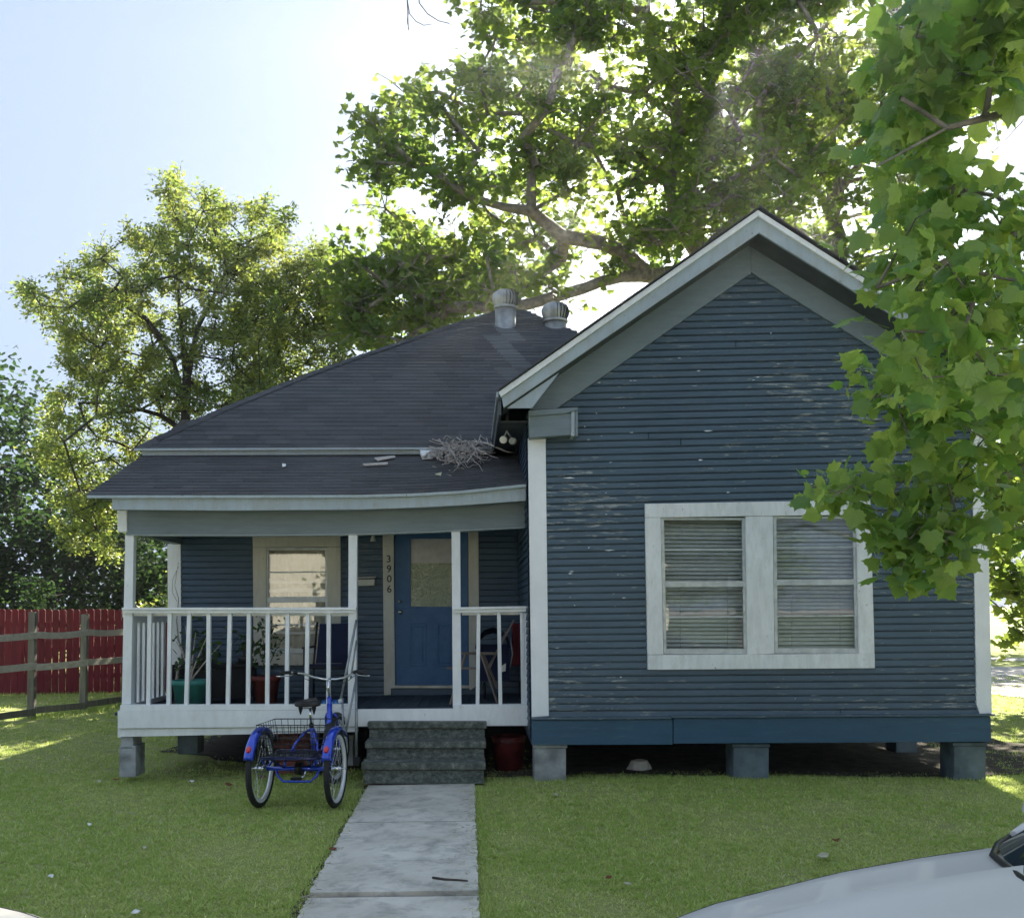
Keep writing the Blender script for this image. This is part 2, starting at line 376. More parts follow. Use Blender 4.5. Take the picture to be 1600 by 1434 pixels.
t = NT('mossy_tread'); n = t.noise(14, 8, 0.75, (1, 1, 1)); c = t.ramp(n, (0.36, (0.05, 0.06, 0.05)), (0.54, (0.13, 0.14, 0.12)), (0.70, (0.32, 0.32, 0.28)))
t.pbr(c, 0.92, t.noise(35, 6, 0.7), 0.6, 0.006, spec=0.2); M['mossy_tread'] = t.m

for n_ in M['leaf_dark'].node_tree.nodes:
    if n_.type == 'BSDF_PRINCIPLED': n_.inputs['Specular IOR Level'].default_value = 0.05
# ------------------------------------------------------------------ ground
def gz(x, y):
    """height of the lawn"""
    a = 0.02 * math.sin(x * 0.9 + 1.3) * math.cos(y * 0.6) * min(1, max(0, (y - 3.5) / 2))
    b = -0.07 * max(0.0, min(1.0, (x - 2.0) / 3.0)) * max(0.0, min(1.0, (y - 5.0) / 4.0))
    return a * 0.6 + b
def sheet(name, x0, x1, y0, y1, nx, ny, mat, parent=None, dz=0.0, kind='structure'):
    m = MB(); vs = []; fs = []
    for j in range(ny + 1):
        for i in range(nx + 1):
            x = x0 + (x1 - x0) * i / nx; y = y0 + (y1 - y0) * j / ny; vs.append((x, y, gz(x, y) + dz))
    for j in range(ny):
        for i in range(nx):
            a = j * (nx + 1) + i; fs.append([a, a + 1, a + nx + 2, a + nx + 1])
    m.add(vs, fs, True); o = m.build(name, mat, parent); tag(o, kind=kind); return o
# one big sheet: fine near the house, stretched to the horizon
xs = [-900, -300, -120, -60, -40, -30, -24] + [-18 + i * 0.5 for i in range(73)] + [24, 30, 40, 60, 120, 300, 900]
ys = [3.45] + [3.6 + i * 0.4 for i in range(60)] + [30, 36, 45, 60, 100, 200, 500, 1200]
m = MB(); vs = [(x, y, gz(x, y)) for y in ys for x in xs]; nx = len(xs); fs = []
for j in range(len(ys) - 1):
    for i in range(nx - 1):
        a = j * nx + i; fs.append([a, a + 1, a + nx + 1, a + nx])
m.add(vs, fs, True); tag(m.build('lawn', M['lawn_soil']), 'mown green lawn around the blue house', kind='structure')
m = MB(); m.add([(-900, -900, -0.07), (900, -900, -0.07), (900, 3.3, -0.07), (-900, 3.3, -0.07)], [[0, 1, 2, 3]])
tag(m.build('street', M['road_concrete']), kind='structure')
m = MB(); m.prism([(-60, 3.3, -0.3), (60, 3.3, -0.3), (60, 3.45, -0.3), (-60, 3.45, -0.3)], (0, 0, 0.31)); tag(m.build('kerb', M['concrete'], bevel=0.02), kind='structure')
m = MB(); m.prism([(-60, -6.0, -0.3), (60, -6.0, -0.3), (60, -5.85, -0.3), (-60, -5.85, -0.3)], (0, 0, 0.31)); tag(m.build('kerb', M['concrete'], bevel=0.02), kind='structure')
m = MB(); m.add([(-200, -200, 0.0), (200, -200, 0.0), (200, -6.0, 0.0), (-200, -6.0, 0.0)], [[0, 1, 2, 3]])
tag(m.build('far_lawn', M['far_grass']), kind='structure')
# side street beyond the right corner of the house
sr = MB(); pts = []
rp = [onZ(1400, 1075), onZ(1548, 1079), onZ(1620, 1088), onZ(1900, 1120), onZ(1900, 1046), onZ(1600, 1038), onZ(1400, 1035)]
sr.add([(p.x, p.y, gz(p.x, p.y) + 0.012) for p in rp], [list(range(7))]); tag(sr.build('side_street', M['road_concrete']), kind='structure')
sr = MB(); rp = [onZ(1400, 1026), onZ(1900, 1034), onZ(1900, 1029), onZ(1400, 1022.5)]
sr.add([(p.x, p.y, gz(p.x, p.y) + 0.012) for p in rp], [list(range(4))]); tag(sr.build('far_path', M['road_concrete']), kind='structure')
# bare dirt beneath and beside the house
def patch(name, pts, mat, dz):
    m = MB(); c = sum((V3(p) for p in pts), V3((0, 0, 0))) / len(pts)
    rim = []
    n = len(pts)
    for i in range(n):
        a = V3(pts[i]); b = V3(pts[(i + 1) % n])
        for k in range(6):
            p = a.lerp(b, k / 6); p = c + (p - c) * (1 + 0.05 * R.uniform(-1, 1)); rim.append(p)
    rings = []
    for q in (1.0, 0.75, 0.5, 0.25):
        rings += [c + (p - c) * q for p in rim]
    vs = [(p.x, p.y, gz(p.x, p.y) + dz) for p in rings] + [(c.x, c.y, gz(c.x, c.y) + dz)]
    N = len(rim); fs = []
    for k in range(3):
        for i in range(N): fs.append([k * N + i, k * N + (i + 1) % N, (k + 1) * N + (i + 1) % N, (k + 1) * N + i])
    for i in range(N): fs.append([3 * N + i, 3 * N + (i + 1) % N, 4 * N])
    m.add(vs, fs, True); o = m.build(name, mat); tag(o, kind='structure'); return o
patch('bare_ground', [(0.3, 9.75, 0), (5.3, 9.9, 0), (6.6, 11.0, 0), (6.2, 15, 0), (0.0, 20, 0), (-4.6, 20, 0), (-4.3, 12.0, 0), (-2.6, 10.6, 0)], M['bare_dirt'], 0.012)

# concrete path with its slabs
path = empty('path', (-0.9, 7.0, 0), 'grey concrete garden path of slabs leading to the porch steps', None, kind='structure')
def pathL(Y): t = (9.44 - Y) / 4.18; return -1.416 + 0.216 * t
def pathR(Y): t = (9.44 - Y) / 4.18; return -0.393 + 0.19 * t
ysl = [9.62, 7.70, 5.77, 4.3, 3.5]
for i in range(4):
    a, b = ysl[i] - 0.024, ysl[i + 1] + 0.024
    m = MB(); dz = [0.0, 0.006, -0.012, 0][i]
    # irregular edge
    left = []; right = []
    K = 40
    for k in range(K + 1):
        Y = a + (b - a) * k / K; left.append((pathL(Y) + R.uniform(-.008, .008), Y)); right.append((pathR(Y) + R.uniform(-.009, .009), Y))
    vs = []; fs = []
    for k in range(K + 1):
        for (x, Y), z in ((left[k], -0.08), (left[k], 0.028 + dz), (right[k], 0.028 + dz), (right[k], -0.08)): vs.append((x, Y, z))
    for k in range(K):
        for q in range(3):
            fs.append([k * 4 + q, k * 4 + q + 1, k * 4 + q + 5, k * 4 + q + 4])
    fs.append([0, 1, 2, 3]); fs.append([K * 4 + 3, K * 4 + 2, K * 4 + 1, K * 4])
    m.add(vs, fs); m.build('slab', M['concrete'], path)
m = MB(); m.prism([(-1.47, 3.5, -0.1), (-1.30, 9.6, -0.1), (-1.30, 9.6, 0.006), (-1.47, 3.5, 0.006)][:0] or [(pathL(9.5) - 0.05, 9.5, -0.05), (pathR(9.5), 9.5, -0.05), (pathR(3.5), 3.5, -0.05), (pathL(3.5) - 0.07, 3.5, -0.05)], (0, 0, 0.052)); m.build('soil_edge', M['soil'], path)

# ------------------------------------------------------------------ the house
hb = HP0 + HD * 4.0 + HW * -0.3
house = empty('house', (hb.x, hb.y, 0), 'blue wooden cottage with white trim, front porch and a steep front gable', 'house')
def lerp(a, b, t): return a + (b - a) * t
def ln(p, q):
    """x as a function of y on the line p-q"""
    return lambda y: p[0] + (q[0] - p[0]) * (y - p[1]) / (q[1] - p[1])
def slope(y):
    return -0.023 + (0.019 * min(1, max(0, (y - 800) / 315)))
cornL = ln((853, 684), (857.5, 1118)); cornR = ln((1519, 650), (1532.5, 1111))
frL = ln((1174, 426), (870, 638)); frR = ln((1174, 426), (1468, 610))
def XLf(y):
    if y > 684: return cornL(y) - 6
    if y > 640: return 896
    return frL(y) - 10
def XRf(y):
    x = frR(y) + 10
    return min(x, cornR(max(y, 650)) + 6)
wall = MB()   # solid wall behind the boards, with the window opening left free
def wq(a, b, c, d):  # rectangle in pixels on the front plane
    wall.prism([PH(a, b, .03), PH(c, b, .03), PH(c, d, .03), PH(a, d, .03)], HD * 0.10)
wq(830, 1030, 1545, 1158); wq(830, 655, 1545, 800); wq(830, 800, 1030, 1030); wq(1348, 800, 1545, 1030)
wall.prism([PH(1176, 400, .03), PH(1530, 655, .03), PH(835, 655, .03)], HD * 0.10)
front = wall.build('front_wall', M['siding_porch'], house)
def board(parent, xl, xr, yt, yb, v, mat, plane=PH, sl=slope, x0=857, bow=0.0, name='siding_board'):
    """one drop-siding board: cove at the top, proud face below; xl, xr give x limits by pixel row"""
    prof = [(0.0, .014), (0.16, .012), (0.26, -.005), (1.0, -.012), (1.0, .016)]
    n = 3; m = MB(); vs = []
    for (q, dv) in prof:
        y0 = yt + (yb - yt) * q
        for k in range(n + 1):
            t = k / n
            xa, xb = xl(y0), xr(y0)
            x = xa + (xb - xa) * t
            y = y0 + sl(y0) * (x - x0)
            vs.append(plane(x, y, v + dv + bow * math.sin(k * 2.1 + yt)))
    fs = []
    for i in range(len(prof) - 1):
        for k in range(n):
            a = i * (n + 1) + k; fs.append([a, a + n + 1, a + n + 2, a + 1])
    m.add(vs, fs); return m.build(name, mat, parent)
k = 0; y = 1119.3
winL, winR = (lambda y: 1024.0), (lambda y: 1352.0)
joint = {}
while y > 432:
    yt = y - 10.76 + R.uniform(-.15, .15)
    def xl(q, f=XLf): return f(q)
    ymid = (y + yt) / 2
    # left limit is evaluated at the left end, right limit where the sloping line meets the right side
    def xr(q):
        x = XRf(q)
        for _ in range(3): x = XRf(q + slope(q) * (x - 857))
        return x
    if XLf(ymid) >= xr(ymid) - 4: break
    # where the left limit itself lies on a slope
    def xl2(q):
        x = XLf(q)
        for _ in range(4): x = XLf(q + slope(q) * (x - 857))
        return x
    A, B = (xl2, xr)
    ywin = ymid + slope(ymid) * 330
    segs = []
    if 800 < ymid < 1032:
        segs = [(A, winL), (winR, B)]
    else:
        if R.random() < 0.2 and xr(ymid) - xl2(ymid) > 250:
            jx = R.uniform(xl2(ymid) + 90, xr(ymid) - 90)
            segs = [(A, lambda q, j=jx: j - 0.9), (lambda q, j=jx: j + 0.9, B)]
        else: segs = [(A, B)]
    for (a, b) in segs:
        board(front, a, b, yt, y, 0.0 + R.uniform(-.002, .002), M['siding_front'], bow=0.0015)
    y = yt; k += 1
# curled flakes of paint standing off the boards
fl = MB()
for i in range(85):
    x = R.choice([R.gauss(1150, 110), R.uniform(865, 1000), R.uniform(870, 1500)]); 
    yy = R.choice([R.gauss(560, 70), R.uniform(640, 1100), R.uniform(850, 960)])
    if yy < 470 or yy > 1105 or x < XLf(yy) + 14 or x > XRf(yy) - 14: continue
    if 1000 < x < 1375 and 775 < yy < 1055: continue
    L = R.uniform(2, 9) if R.random() < .8 else R.uniform(9, 20); h = R.uniform(.8, 2.4)
    if R.random() < .15: L, h = h, L * .7
    c = PH(x, yy, -.016)
    a = HW * (L / 320); b = UP * (h / 320); off = HD * -R.uniform(.001, .009); tl = UP * R.uniform(-.004, .004)
    e_ = lambda: UP * R.uniform(-.003, .003) + HW * R.uniform(-.006, .006)
    fl.add([c - a + e_(), c - a * .2 - b + e_() + off, c + a + e_() + off * .5, c + a * .3 + b + e_(), c - a * .5 + b * .6 + e_()], [[0, 1, 2, 3, 4]])
fl.build('peeling_paint', M['white_paint'], front, kind='stuff')

def slab(parent, name, pts, v, th, mat, bevel=0.0, label=None):
    """a board given by its outline in the photograph, at house depth v, th thick (backwards)"""
    m = MB(); m.prism([PH(x, y, v) for x, y in pts], HD * th); return m.build(name, mat, parent, bevel=bevel, label=label)
# corner boards
slab(house, 'corner_board', [(825, 684), (852.5, 683), (857.5, 1118), (831, 1120)], -.022, .05, M['white_corner'], .003)
slab(house, 'corner_board', [(1518, 640), (1541, 639), (1550, 1114), (1531, 1114.5), (1526, 1100)], -.022, .05, M['white_corner'], .003)
# skirt and its drip ledge
slab(house, 'skirt_board', [(831.5, 1125), (1051, 1123.5), (1051, 1163), (831.5, 1163.5)], -.03, .04, M['skirt_blue'], .003)
slab(house, 'skirt_board', [(1052.5, 1122), (1548, 1119), (1549, 1158.5), (1052.5, 1161.5)], -.034, .04, M['skirt_blue'], .003)
slab(house, 'skirt_ledge', [(831, 1120.5), (1049, 1119.5), (1049, 1123), (831, 1124.5)], -.055, .08, M['siding_front'], .003)
slab(house, 'skirt_ledge', [(1049.5, 1117.5), (1555, 1115), (1555, 1118.6), (1049.5, 1121.5)], -.060, .085, M['siding_front'], .003)
# gable side walls, floor and rear body of the house
sideb = MB()
def footprint(px, v): return PH(px, 955, v)
GL = PH(828, 955, 0.0); GR = PH(1543, 955, 0.0)
zfl = PH(1000, 1160, 0).z; zeave = PH(832, 650, 0.1).z
def vert_wall(m, p, q, z0, z1, th):
    m.prism([(p.x, p.y, z0), (q.x, q.y, z0), (q.x, q.y, z1), (p.x, p.y, z1)], th)
side = MB()
vert_wall(side, GL + HD * .131, GL + HD * 2.0, zfl, zeave + .02, HW * .08)
sideL = side.build('side_wall', M['siding_porch'], house)
side = MB(); vert_wall(side, GR + HD * .131, GR + HD * 9.0, zfl, zeave + .1, HW * -.08); side.build('side_wall', M['siding_porch'], house)
# boards along the left side wall of the gable wing
zb = zfl + 0.06; nb = 0
while zb < zeave - .02:
    m = MB(); prof = [(1.0, .004), (0.86, .004), (0.76, -.010), (0.0, -.018), (0.0, .004)]
    vs = []
    for (q, dv) in prof:
        for t in (0.0, 1.0):
            p = GL + HD * lerp(.03, 1.98, t) + HW * dv; vs.append((p.x, p.y, zb + .072 * q))
    m.add(vs, [[2 * i, 2 * i + 1, 2 * i + 3, 2 * i + 2] for i in range(4)]); m.build('siding_board', M['siding_porch'], sideL)
    zb += .072
# rear walls of the main body
EL = PH(262, 955, 2.0)
rear = MB()
vert_wall(rear, EL + HD * .1, EL + HD * 9.0, .45, 3.45, HW * .08)
vert_wall(rear, EL + HD * 9.0, GR + HD * 9.0, .45, 3.45, HD * .08)
rear.build('rear_wall', M['siding_porch'], house)
m = MB(); a = EL + HD * .2; b = GR + HD * 2.0 - HW * .1; c = GR + HD * 8.95 - HW * .1; d = EL + HD * 8.95
m.prism([(p.x, p.y, .52) for p in (a, b, c, d)], (0, 0, .14)); a = GL + HD * .15 + HW * .1; b = GR + HD * .15 - HW * .1; c = GR + HD * 2.1 - HW * .1; d = GL + HD * 2.1 + HW * .1
m.prism([(p.x, p.y, .54) for p in (a, b, c, d)], (0, 0, .11)); m.build('floor_frame', M['dark_void'], house)
# inside partitions so that the rooms stay dark
m = MB(); a = GL + HD * 1.9 + HW * .15; b = GR + HD * 1.9 - HW * .15; vert_wall(m, a, b, .66, 3.4, HD * .05)
a = EL + HD * 1.2 + HW * .1; b = GL + HD * 3.2; vert_wall(m, a, b, .67, 3.4, HD * .05)
a = GL + HD * .15 + HW * .1; b = GR + HD * .15 - HW * .1; c = GR + HD * 1.9 - HW * .1; d = GL + HD * 1.9 + HW * .1
m.prism([(p.x, p.y, 3.3) for p in (a, b, c, d)], (0, 0, .03)); m.build('inner_wall', M['blind'], house)

# ---- front double window
win = empty('_tmp', (hb.x, hb.y, 0)); win.name = 'double_window'; win.parent = house; win.location = (0, 0, 0)
def wslab(name, pts, v, th, mat, bevel=.002): return slab(win, name, pts, v, th, mat, bevel)
CW = M['window_casing']
wslab('casing', [(1007.6, 787), (1360, 780.5), (1360.5, 803.5), (1008, 808.5)], -.035, .06, CW)
wslab('casing', [(1008, 809), (1032, 808.5), (1036.5, 1022), (1011.8, 1022.5)], -.034, .06, CW)
wslab('casing', [(1338, 804), (1360.6, 803.8), (1366.5, 1020.5), (1342, 1021.2)], -.034, .06, CW)
wslab('casing', [(1012, 1023), (1366.8, 1020.8), (1367, 1043.5), (1012.3, 1046)], -.038, .07, CW)
wslab('mullion', [(1165, 807), (1207.5, 806), (1210, 1021), (1168, 1022)], -.030, .07, CW)
def sash_window(parent, x0, x1, x0b, x1b, yt, ymeet, yb, muntins, v, gl, sashm, stile=5.0):
    S = lambda n, p, vv, th, mt: slab(parent, n, p, vv, th, mt, .0015)
    fx = lambda a, b, y: a + (b - a) * (y - yt) / (yb - yt)
    L = lambda y: fx(x0, x0b, y); Rr = lambda y: fx(x1, x1b, y)
    S('sash', [(L(yt), yt), (L(yt) + stile, yt), (L(yb) + stile, yb), (L(yb), yb)], v, .03, sashm)
    S('sash', [(Rr(yt) - stile, yt), (Rr(yt), yt), (Rr(yb), yb), (Rr(yb) - stile, yb)], v, .03, sashm)
    S('sash', [(L(yt) + stile, yt), (Rr(yt) - stile, yt), (Rr(yt) - stile, yt + 3.5), (L(yt) + stile, yt + 3.5)], v + .004, .03, sashm)
    S('sash', [(L(yb) + stile, yb - 8), (Rr(yb) - stile, yb - 8), (Rr(yb) - stile, yb), (L(yb) + stile, yb)], v + .003, .03, sashm)
    S('meeting_rail', [(L(ymeet) + stile, ymeet - 4.2), (Rr(ymeet) - stile, ymeet - 5), (Rr(ymeet) - stile, ymeet + 4), (L(ymeet) + stile, ymeet + 4.6)], v - .004, .03, sashm)
    for q in muntins:
        S('muntin', [(L(q) + stile, q), (Rr(q) - stile, q - 1), (Rr(q) - stile, q + 1.2), (L(q) + stile, q + 2.2)], v + .006, .015, sashm)
    ps = []
    yy = [yt + 3] + sorted(list(muntins) + [ymeet]) + [yb - 7]
    for a, b in zip(yy[:-1], yy[1:]):
        m = MB(); m.add([PH(L(a) + stile, a, v + .013), PH(Rr(a) - stile, a, v + .013), PH(Rr(b) - stile, b, v + .013), PH(L(b) + stile, b, v + .013)], [[0, 1, 2, 3]])
        m.build('pane', gl, parent)
sash_window(win, 1032.3, 1164.5, 1036.8, 1167.5, 808.8, 912.5, 1021.5, (858, 963), -.012, M['window_glass'], M['sash_metal'])
sash_window(win, 1208, 1337.6, 1210.4, 1341.6, 806.5, 909.5, 1020.5, (854, 961.5), -.012, M['window_glass'], M['sash_metal'])
# venetian blinds
for (xa, xb, y0, y1) in ((1034, 1166, 812, 1018), (1208, 1342, 810, 1016)):
    bl = MB(); q = y0; i = 0
    while q < y1:
        dz = 1.6 * math.sin(q * .035 + xa) + R.uniform(-.3, .3)
        tl = .010 + .006 * math.sin(q * 0.23 + xa * .1)
        h = 5.2
        v0 = .085
        bl.add([PH(xa, q, v0 + tl), PH(xb, q + dz * .5, v0 + tl), PH(xb, q + h + dz * .5, v0 - tl), PH(xa, q + h, v0 - tl)], [[0, 1, 2, 3]])
        q += 6.2; i += 1
    bl.build('blind_slats', M['blind'], win, kind='stuff')
    c = MB()
    for fx_ in (.22, .78):
        x = lerp(xa, xb, fx_); c.tube([PH(x, y0, .07), PH(x, y1, .07)], .002, 4)
    c.build('blind_cord', M['blind'], win)

# ---- gable frieze, soffit, rake boards, returns
slab(front, 'frieze_board', [(1174, 426), (870, 638), (829, 640), (829, 618), (1170, 366)], -.035, .05, M['trim_gray'])
slab(front, 'frieze_board', [(1174.5, 426), (1171, 366), (1541, 612), (1541, 655), (1520, 641)], -.034, .05, M['trim_gray'])
RV = -.42
roof = MB()
oL, oA, oR = (779, 612), (1184.5, 328), (1592, 588)
iL, iA, iR = (787, 637), (1186, 364), (1596, 616)
PL, PA, PR = [PH(*p, RV) for p in (oL, oA, oR)]
th = V3((0, 0, -.10))
gr = MB()
for (a, b) in ((PL, PA), (PA, PR)):
    gr.prism([a + HD * .01, b + HD * .01, b + HD * 8.6, a + HD * 8.6], V3((0, 0, -.09)))
groof = gr.build('gable_roof', M['shingle'], house)
def rake(name, a0, a1, b1, b0, v, th_, mat, bv=.004):
    return slab(groof, name, [a0, a1, b1, b0], v, th_, mat, bv)
# outer drip strip, fascia, for each side
rake('rake_trim', oL, oA, (1185, 337.5), (783, 620), RV - .03, .06, M['white_paint'])
rake('rake_trim', oA, oR, (1590, 596), (1185, 337.5), RV - .03, .06, M['white_paint'])
rake('rake_board', (784, 620.6), (1185, 338), iA, iL, RV, .03, M['fascia_paint'])
rake('rake_board', (1185, 338), (1590, 597), iR, iA, RV, .03, M['fascia_paint'])
# drip edge of the shingles above the strip
dr = MB()
for (a, b) in ((PL, PA), (PA, PR)):
    dr.prism([a + HD * -.06 + UP * .004, b + HD * -.06 + UP * .004, b + HD * .2 + UP * .004, a + HD * .2 + UP * .004], V3((0, 0, .014)))
dr.build('drip_edge', M['shingle'], groof)
# soffit under the overhang
sf = MB()
for (a, b) in ((iL, iA), (iA, iR)):
    p, q = PH(*a, RV + .03) + UP * .012, PH(*b, RV + .03) + UP * .012
    sf.prism([p, q, q + HD * .42, p + HD * .42], V3((0, 0, .02)))
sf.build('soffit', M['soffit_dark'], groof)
# pork chop at the left end, sloping dark underside behind it
slab(groof, 'rake_return', [(792, 637.5), (831, 637.5), (874, 582)], RV + .035, .02, M['fascia_paint'])
slab(groof, 'rake_return', [(1596, 617), (1552, 617), (1520, 590)], RV + .035, .02, M['fascia_paint'])
# eave along the left side of the gable wing: fascia board, gutter edge, soffit
ev = MB(); a = PL + UP * -.09 + HD * .02; 
ev.prism([a, a + HD * 2.75, a + HD * 2.75 - UP * .13, a - UP * .13], HW * .025); ev.build('eave_board', M['soffit_dark'], groof)
ev = MB(); a = PL + UP * -.002 - HW * .02; ev.prism([a, a + HD * 2.75, a + HD * 2.75 - UP * .05, a - UP * .05], HW * .018); ev.build('eave_trim', M['fascia_paint'], groof)
ev = MB(); a = PL + UP * -.21 + HD * .45
b = V3((GL.x, GL.y, a.z)) + HD * (a - GL).dot(HD)
ev.prism([a, b, b + HD * 2.3, a + HD * 2.3], UP * .02); ev.build('eave_soffit', M['soffit_dark'], groof)
# boxed return
slab(front, 'cornice_return', [(826, 650), (893, 645), (893, 679.5), (827, 683.5)], -.16, .14, M['trim_gray'], .004)
slab(front, 'cornice_return', [(892.5, 640), (898, 639.5), (898, 681), (892.5, 681.5)], -.175, .17, M['fascia_paint'], .003)
slab(front, 'cornice_return', [(898.5, 639.5), (903, 639), (903, 681), (898.5, 681)], -.165, .16, M['trim_gray'], .003)
slab(front, 'cornice_return', [(826, 641), (903, 636), (903, 640), (884, 645.5), (826, 650)], -.19, .18, M['trim_gray'], .003)
slab(front, 'cornice_return', [(1464, 622), (1541, 616), (1541, 652), (1464, 654)], -.16, .14, M['trim_gray'], .004)

# ---- main hipped roof
e0 = PH(212, 701, 1.72); e1 = PH(765, 700, 1.72)
axr = (e1 - e0).normalized(); SL = 0.65
upv = (HD + UP * SL).normalized(); upv = (upv - axr * upv.dot(axr)).normalized(); nrm = axr.cross(upv).normalized()
def RP(px, py): return onPlane(px, py, e0, nrm)
sil = [(212, 701), (240, 686), (270, 673), (340, 642), (400, 617.5), (470, 589), (545, 562), (620, 537), (690, 513), (770, 488), (795, 484.5), (820, 484.5), (862, 502), (900, 518), (1000, 566), (1200, 655), (1300, 700)]
rpts = [RP(*p) for p in sil]
mr = MB(); nfr = len(rpts)
BL = e0 + HD * 9.6; BR = rpts[-1] + HD * 9.6; AP = rpts[10]
vs = [p - nrm * 0 for p in rpts] + [V3((BL.x, BL.y, e0.z)), V3((BR.x, BR.y, e0.z)), rpts[10] + HD * .6]
fs = [list(range(nfr))]
for i in range(10): fs.append([i + 1, i, nfr])
fs += [[nfr, nfr + 2, 10], [11, nfr + 2, 10]]
for i in range(11, nfr - 1): fs.append([i + 1, i, nfr + 1])
fs += [[11, nfr + 1, nfr + 2], [nfr, nfr + 1, nfr + 2]]
mr.add(vs, fs); mroof = mr.build('main_roof', M['shingle'], house)
# rear bit of roof that shows left of the hip
q = MB(); a, b, c, d = [onY(*p, 15.5) for p in ((262, 676), (283, 656), (330, 654), (400, 676))]
q.prism([a, b, c, d], HD * 3.0); q.build('rear_roof', M['shingle'], house)

def shingles(parent, org, ax, up, n, poly, expo, tabw, limit, wash=None, amax=None, thick=.006, bb=None):
    """three-tab shingles as pieces on a roof plane; poly is the outline in (a,b) plane coordinates"""
    def rng(b):
        xs_ = []
        for i in range(len(poly)):
            p, q = poly[i], poly[(i + 1) % len(poly)]
            if (p[1] - b) * (q[1] - b) <= 0 and p[1] != q[1]: xs_.append(p[0] + (q[0] - p[0]) * (b - p[1]) / (q[1] - p[1]))
        return (min(xs_), max(xs_)) if len(xs_) > 1 else None
    bmax = max(p[1] for p in poly); tabs = []; b = min(p[1] for p in poly) - .005; row = 0
    while b < bmax - .02:
        r_ = rng(b + expo * .5)
        if r_:
            lo, hi = r_; hi = min(hi, amax) if amax else hi
            a = lo - (tabw / 2 if row % 2 else 0) - R.uniform(0, .02)
            while a < hi:
                s0, s1 = max(a, lo), min(a + tabw - .006, hi)
                if s1 - s0 > .03: tabs.append((s0, s1, b, R.random()))
                a += tabw
        b += expo; row += 1
    def tabgeo(m, s0, s1, b, c):
        lift = thick + R.uniform(0, .004)
        P = lambda a_, b_, h: org + ax * a_ + up * b_ + n * h
        top = min(b + expo + .02, bmax)
        v_ = [P(s0, b, .001), P(s1, b, .001), P(s0, b, lift), P(s1, b, lift + R.uniform(-.001, .002)), P(s0, top, .002), P(s1, top, .002)]
        m.add(v_, [[0, 1, 3, 2], [2, 3, 5, 4]], c=c)
    tabs_near = tabs[:limit]; rest = tabs[limit:]
    out = []
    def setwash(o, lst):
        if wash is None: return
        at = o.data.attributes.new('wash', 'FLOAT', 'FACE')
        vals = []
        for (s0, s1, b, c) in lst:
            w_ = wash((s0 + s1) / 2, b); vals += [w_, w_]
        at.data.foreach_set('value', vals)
    for tb in tabs_near:
        m = MB(); tabgeo(m, *tb); o = m.build('shingle', M['shingle'], parent); setwash(o, [tb])
    if rest:
        m = MB()
        for tb in rest: tabgeo(m, *tb)
        o = m.build('shingle_field', M['shingle'], parent, kind='stuff'); setwash(o, rest)
def ab(p, org, ax, up): d_ = p - org; return (d_.dot(ax), d_.dot(up))
poly = [ab(p, e0, axr, upv) for p in rpts]
if nrm.z < 0: nrm = -nrm
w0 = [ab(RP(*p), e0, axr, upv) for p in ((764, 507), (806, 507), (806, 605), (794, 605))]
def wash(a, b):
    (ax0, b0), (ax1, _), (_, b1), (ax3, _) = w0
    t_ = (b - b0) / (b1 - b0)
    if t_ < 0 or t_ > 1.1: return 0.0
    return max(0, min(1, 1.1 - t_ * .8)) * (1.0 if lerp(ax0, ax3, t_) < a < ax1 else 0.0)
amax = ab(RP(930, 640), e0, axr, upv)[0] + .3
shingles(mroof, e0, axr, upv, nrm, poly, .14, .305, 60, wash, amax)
# hip caps
hc = MB()
for i in range(0, 9):
    a, b = rpts[i], rpts[i + 1]; L = (b - a).length; k = max(1, int(L / .18))
    for j in range(k):
        p = a.lerp(b, j / k); q = a.lerp(b, (j + 1.25) / k) if j < k - 1 or i < 8 else b
        d_ = (q - p).normalized(); s_ = d_.cross(UP).normalized()
        for sg in (1, -1):
            o_ = s_ * .11 * sg - UP * (.045 if sg > 0 else .05)
            hc.add([p + UP * .022, q + UP * .014, q + o_ + UP * .014, p + o_ + UP * .022], [[0, 1, 2, 3]], c=R.random())
hc.build('hip_cap', M['shingle'], mroof, kind='stuff')
# eave of the main roof
slab(mroof, 'eave_trim', [(209, 700.5), (768, 698.5), (768, 701.5), (209, 703.8)], 1.68, .03, M['fascia_paint'])
slab(mroof, 'fascia', [(222, 704), (770, 702), (770, 709), (222, 711.5)], 1.74, .03, M['fascia_paint'])
m = MB(); m.prism([PH(222, 704, 1.77), PH(824, 702, 1.77), PH(824, 702, 2.2), PH(222, 704, 2.2)], UP * .03); m.build('soffit', M['soffit_dark'], mroof)

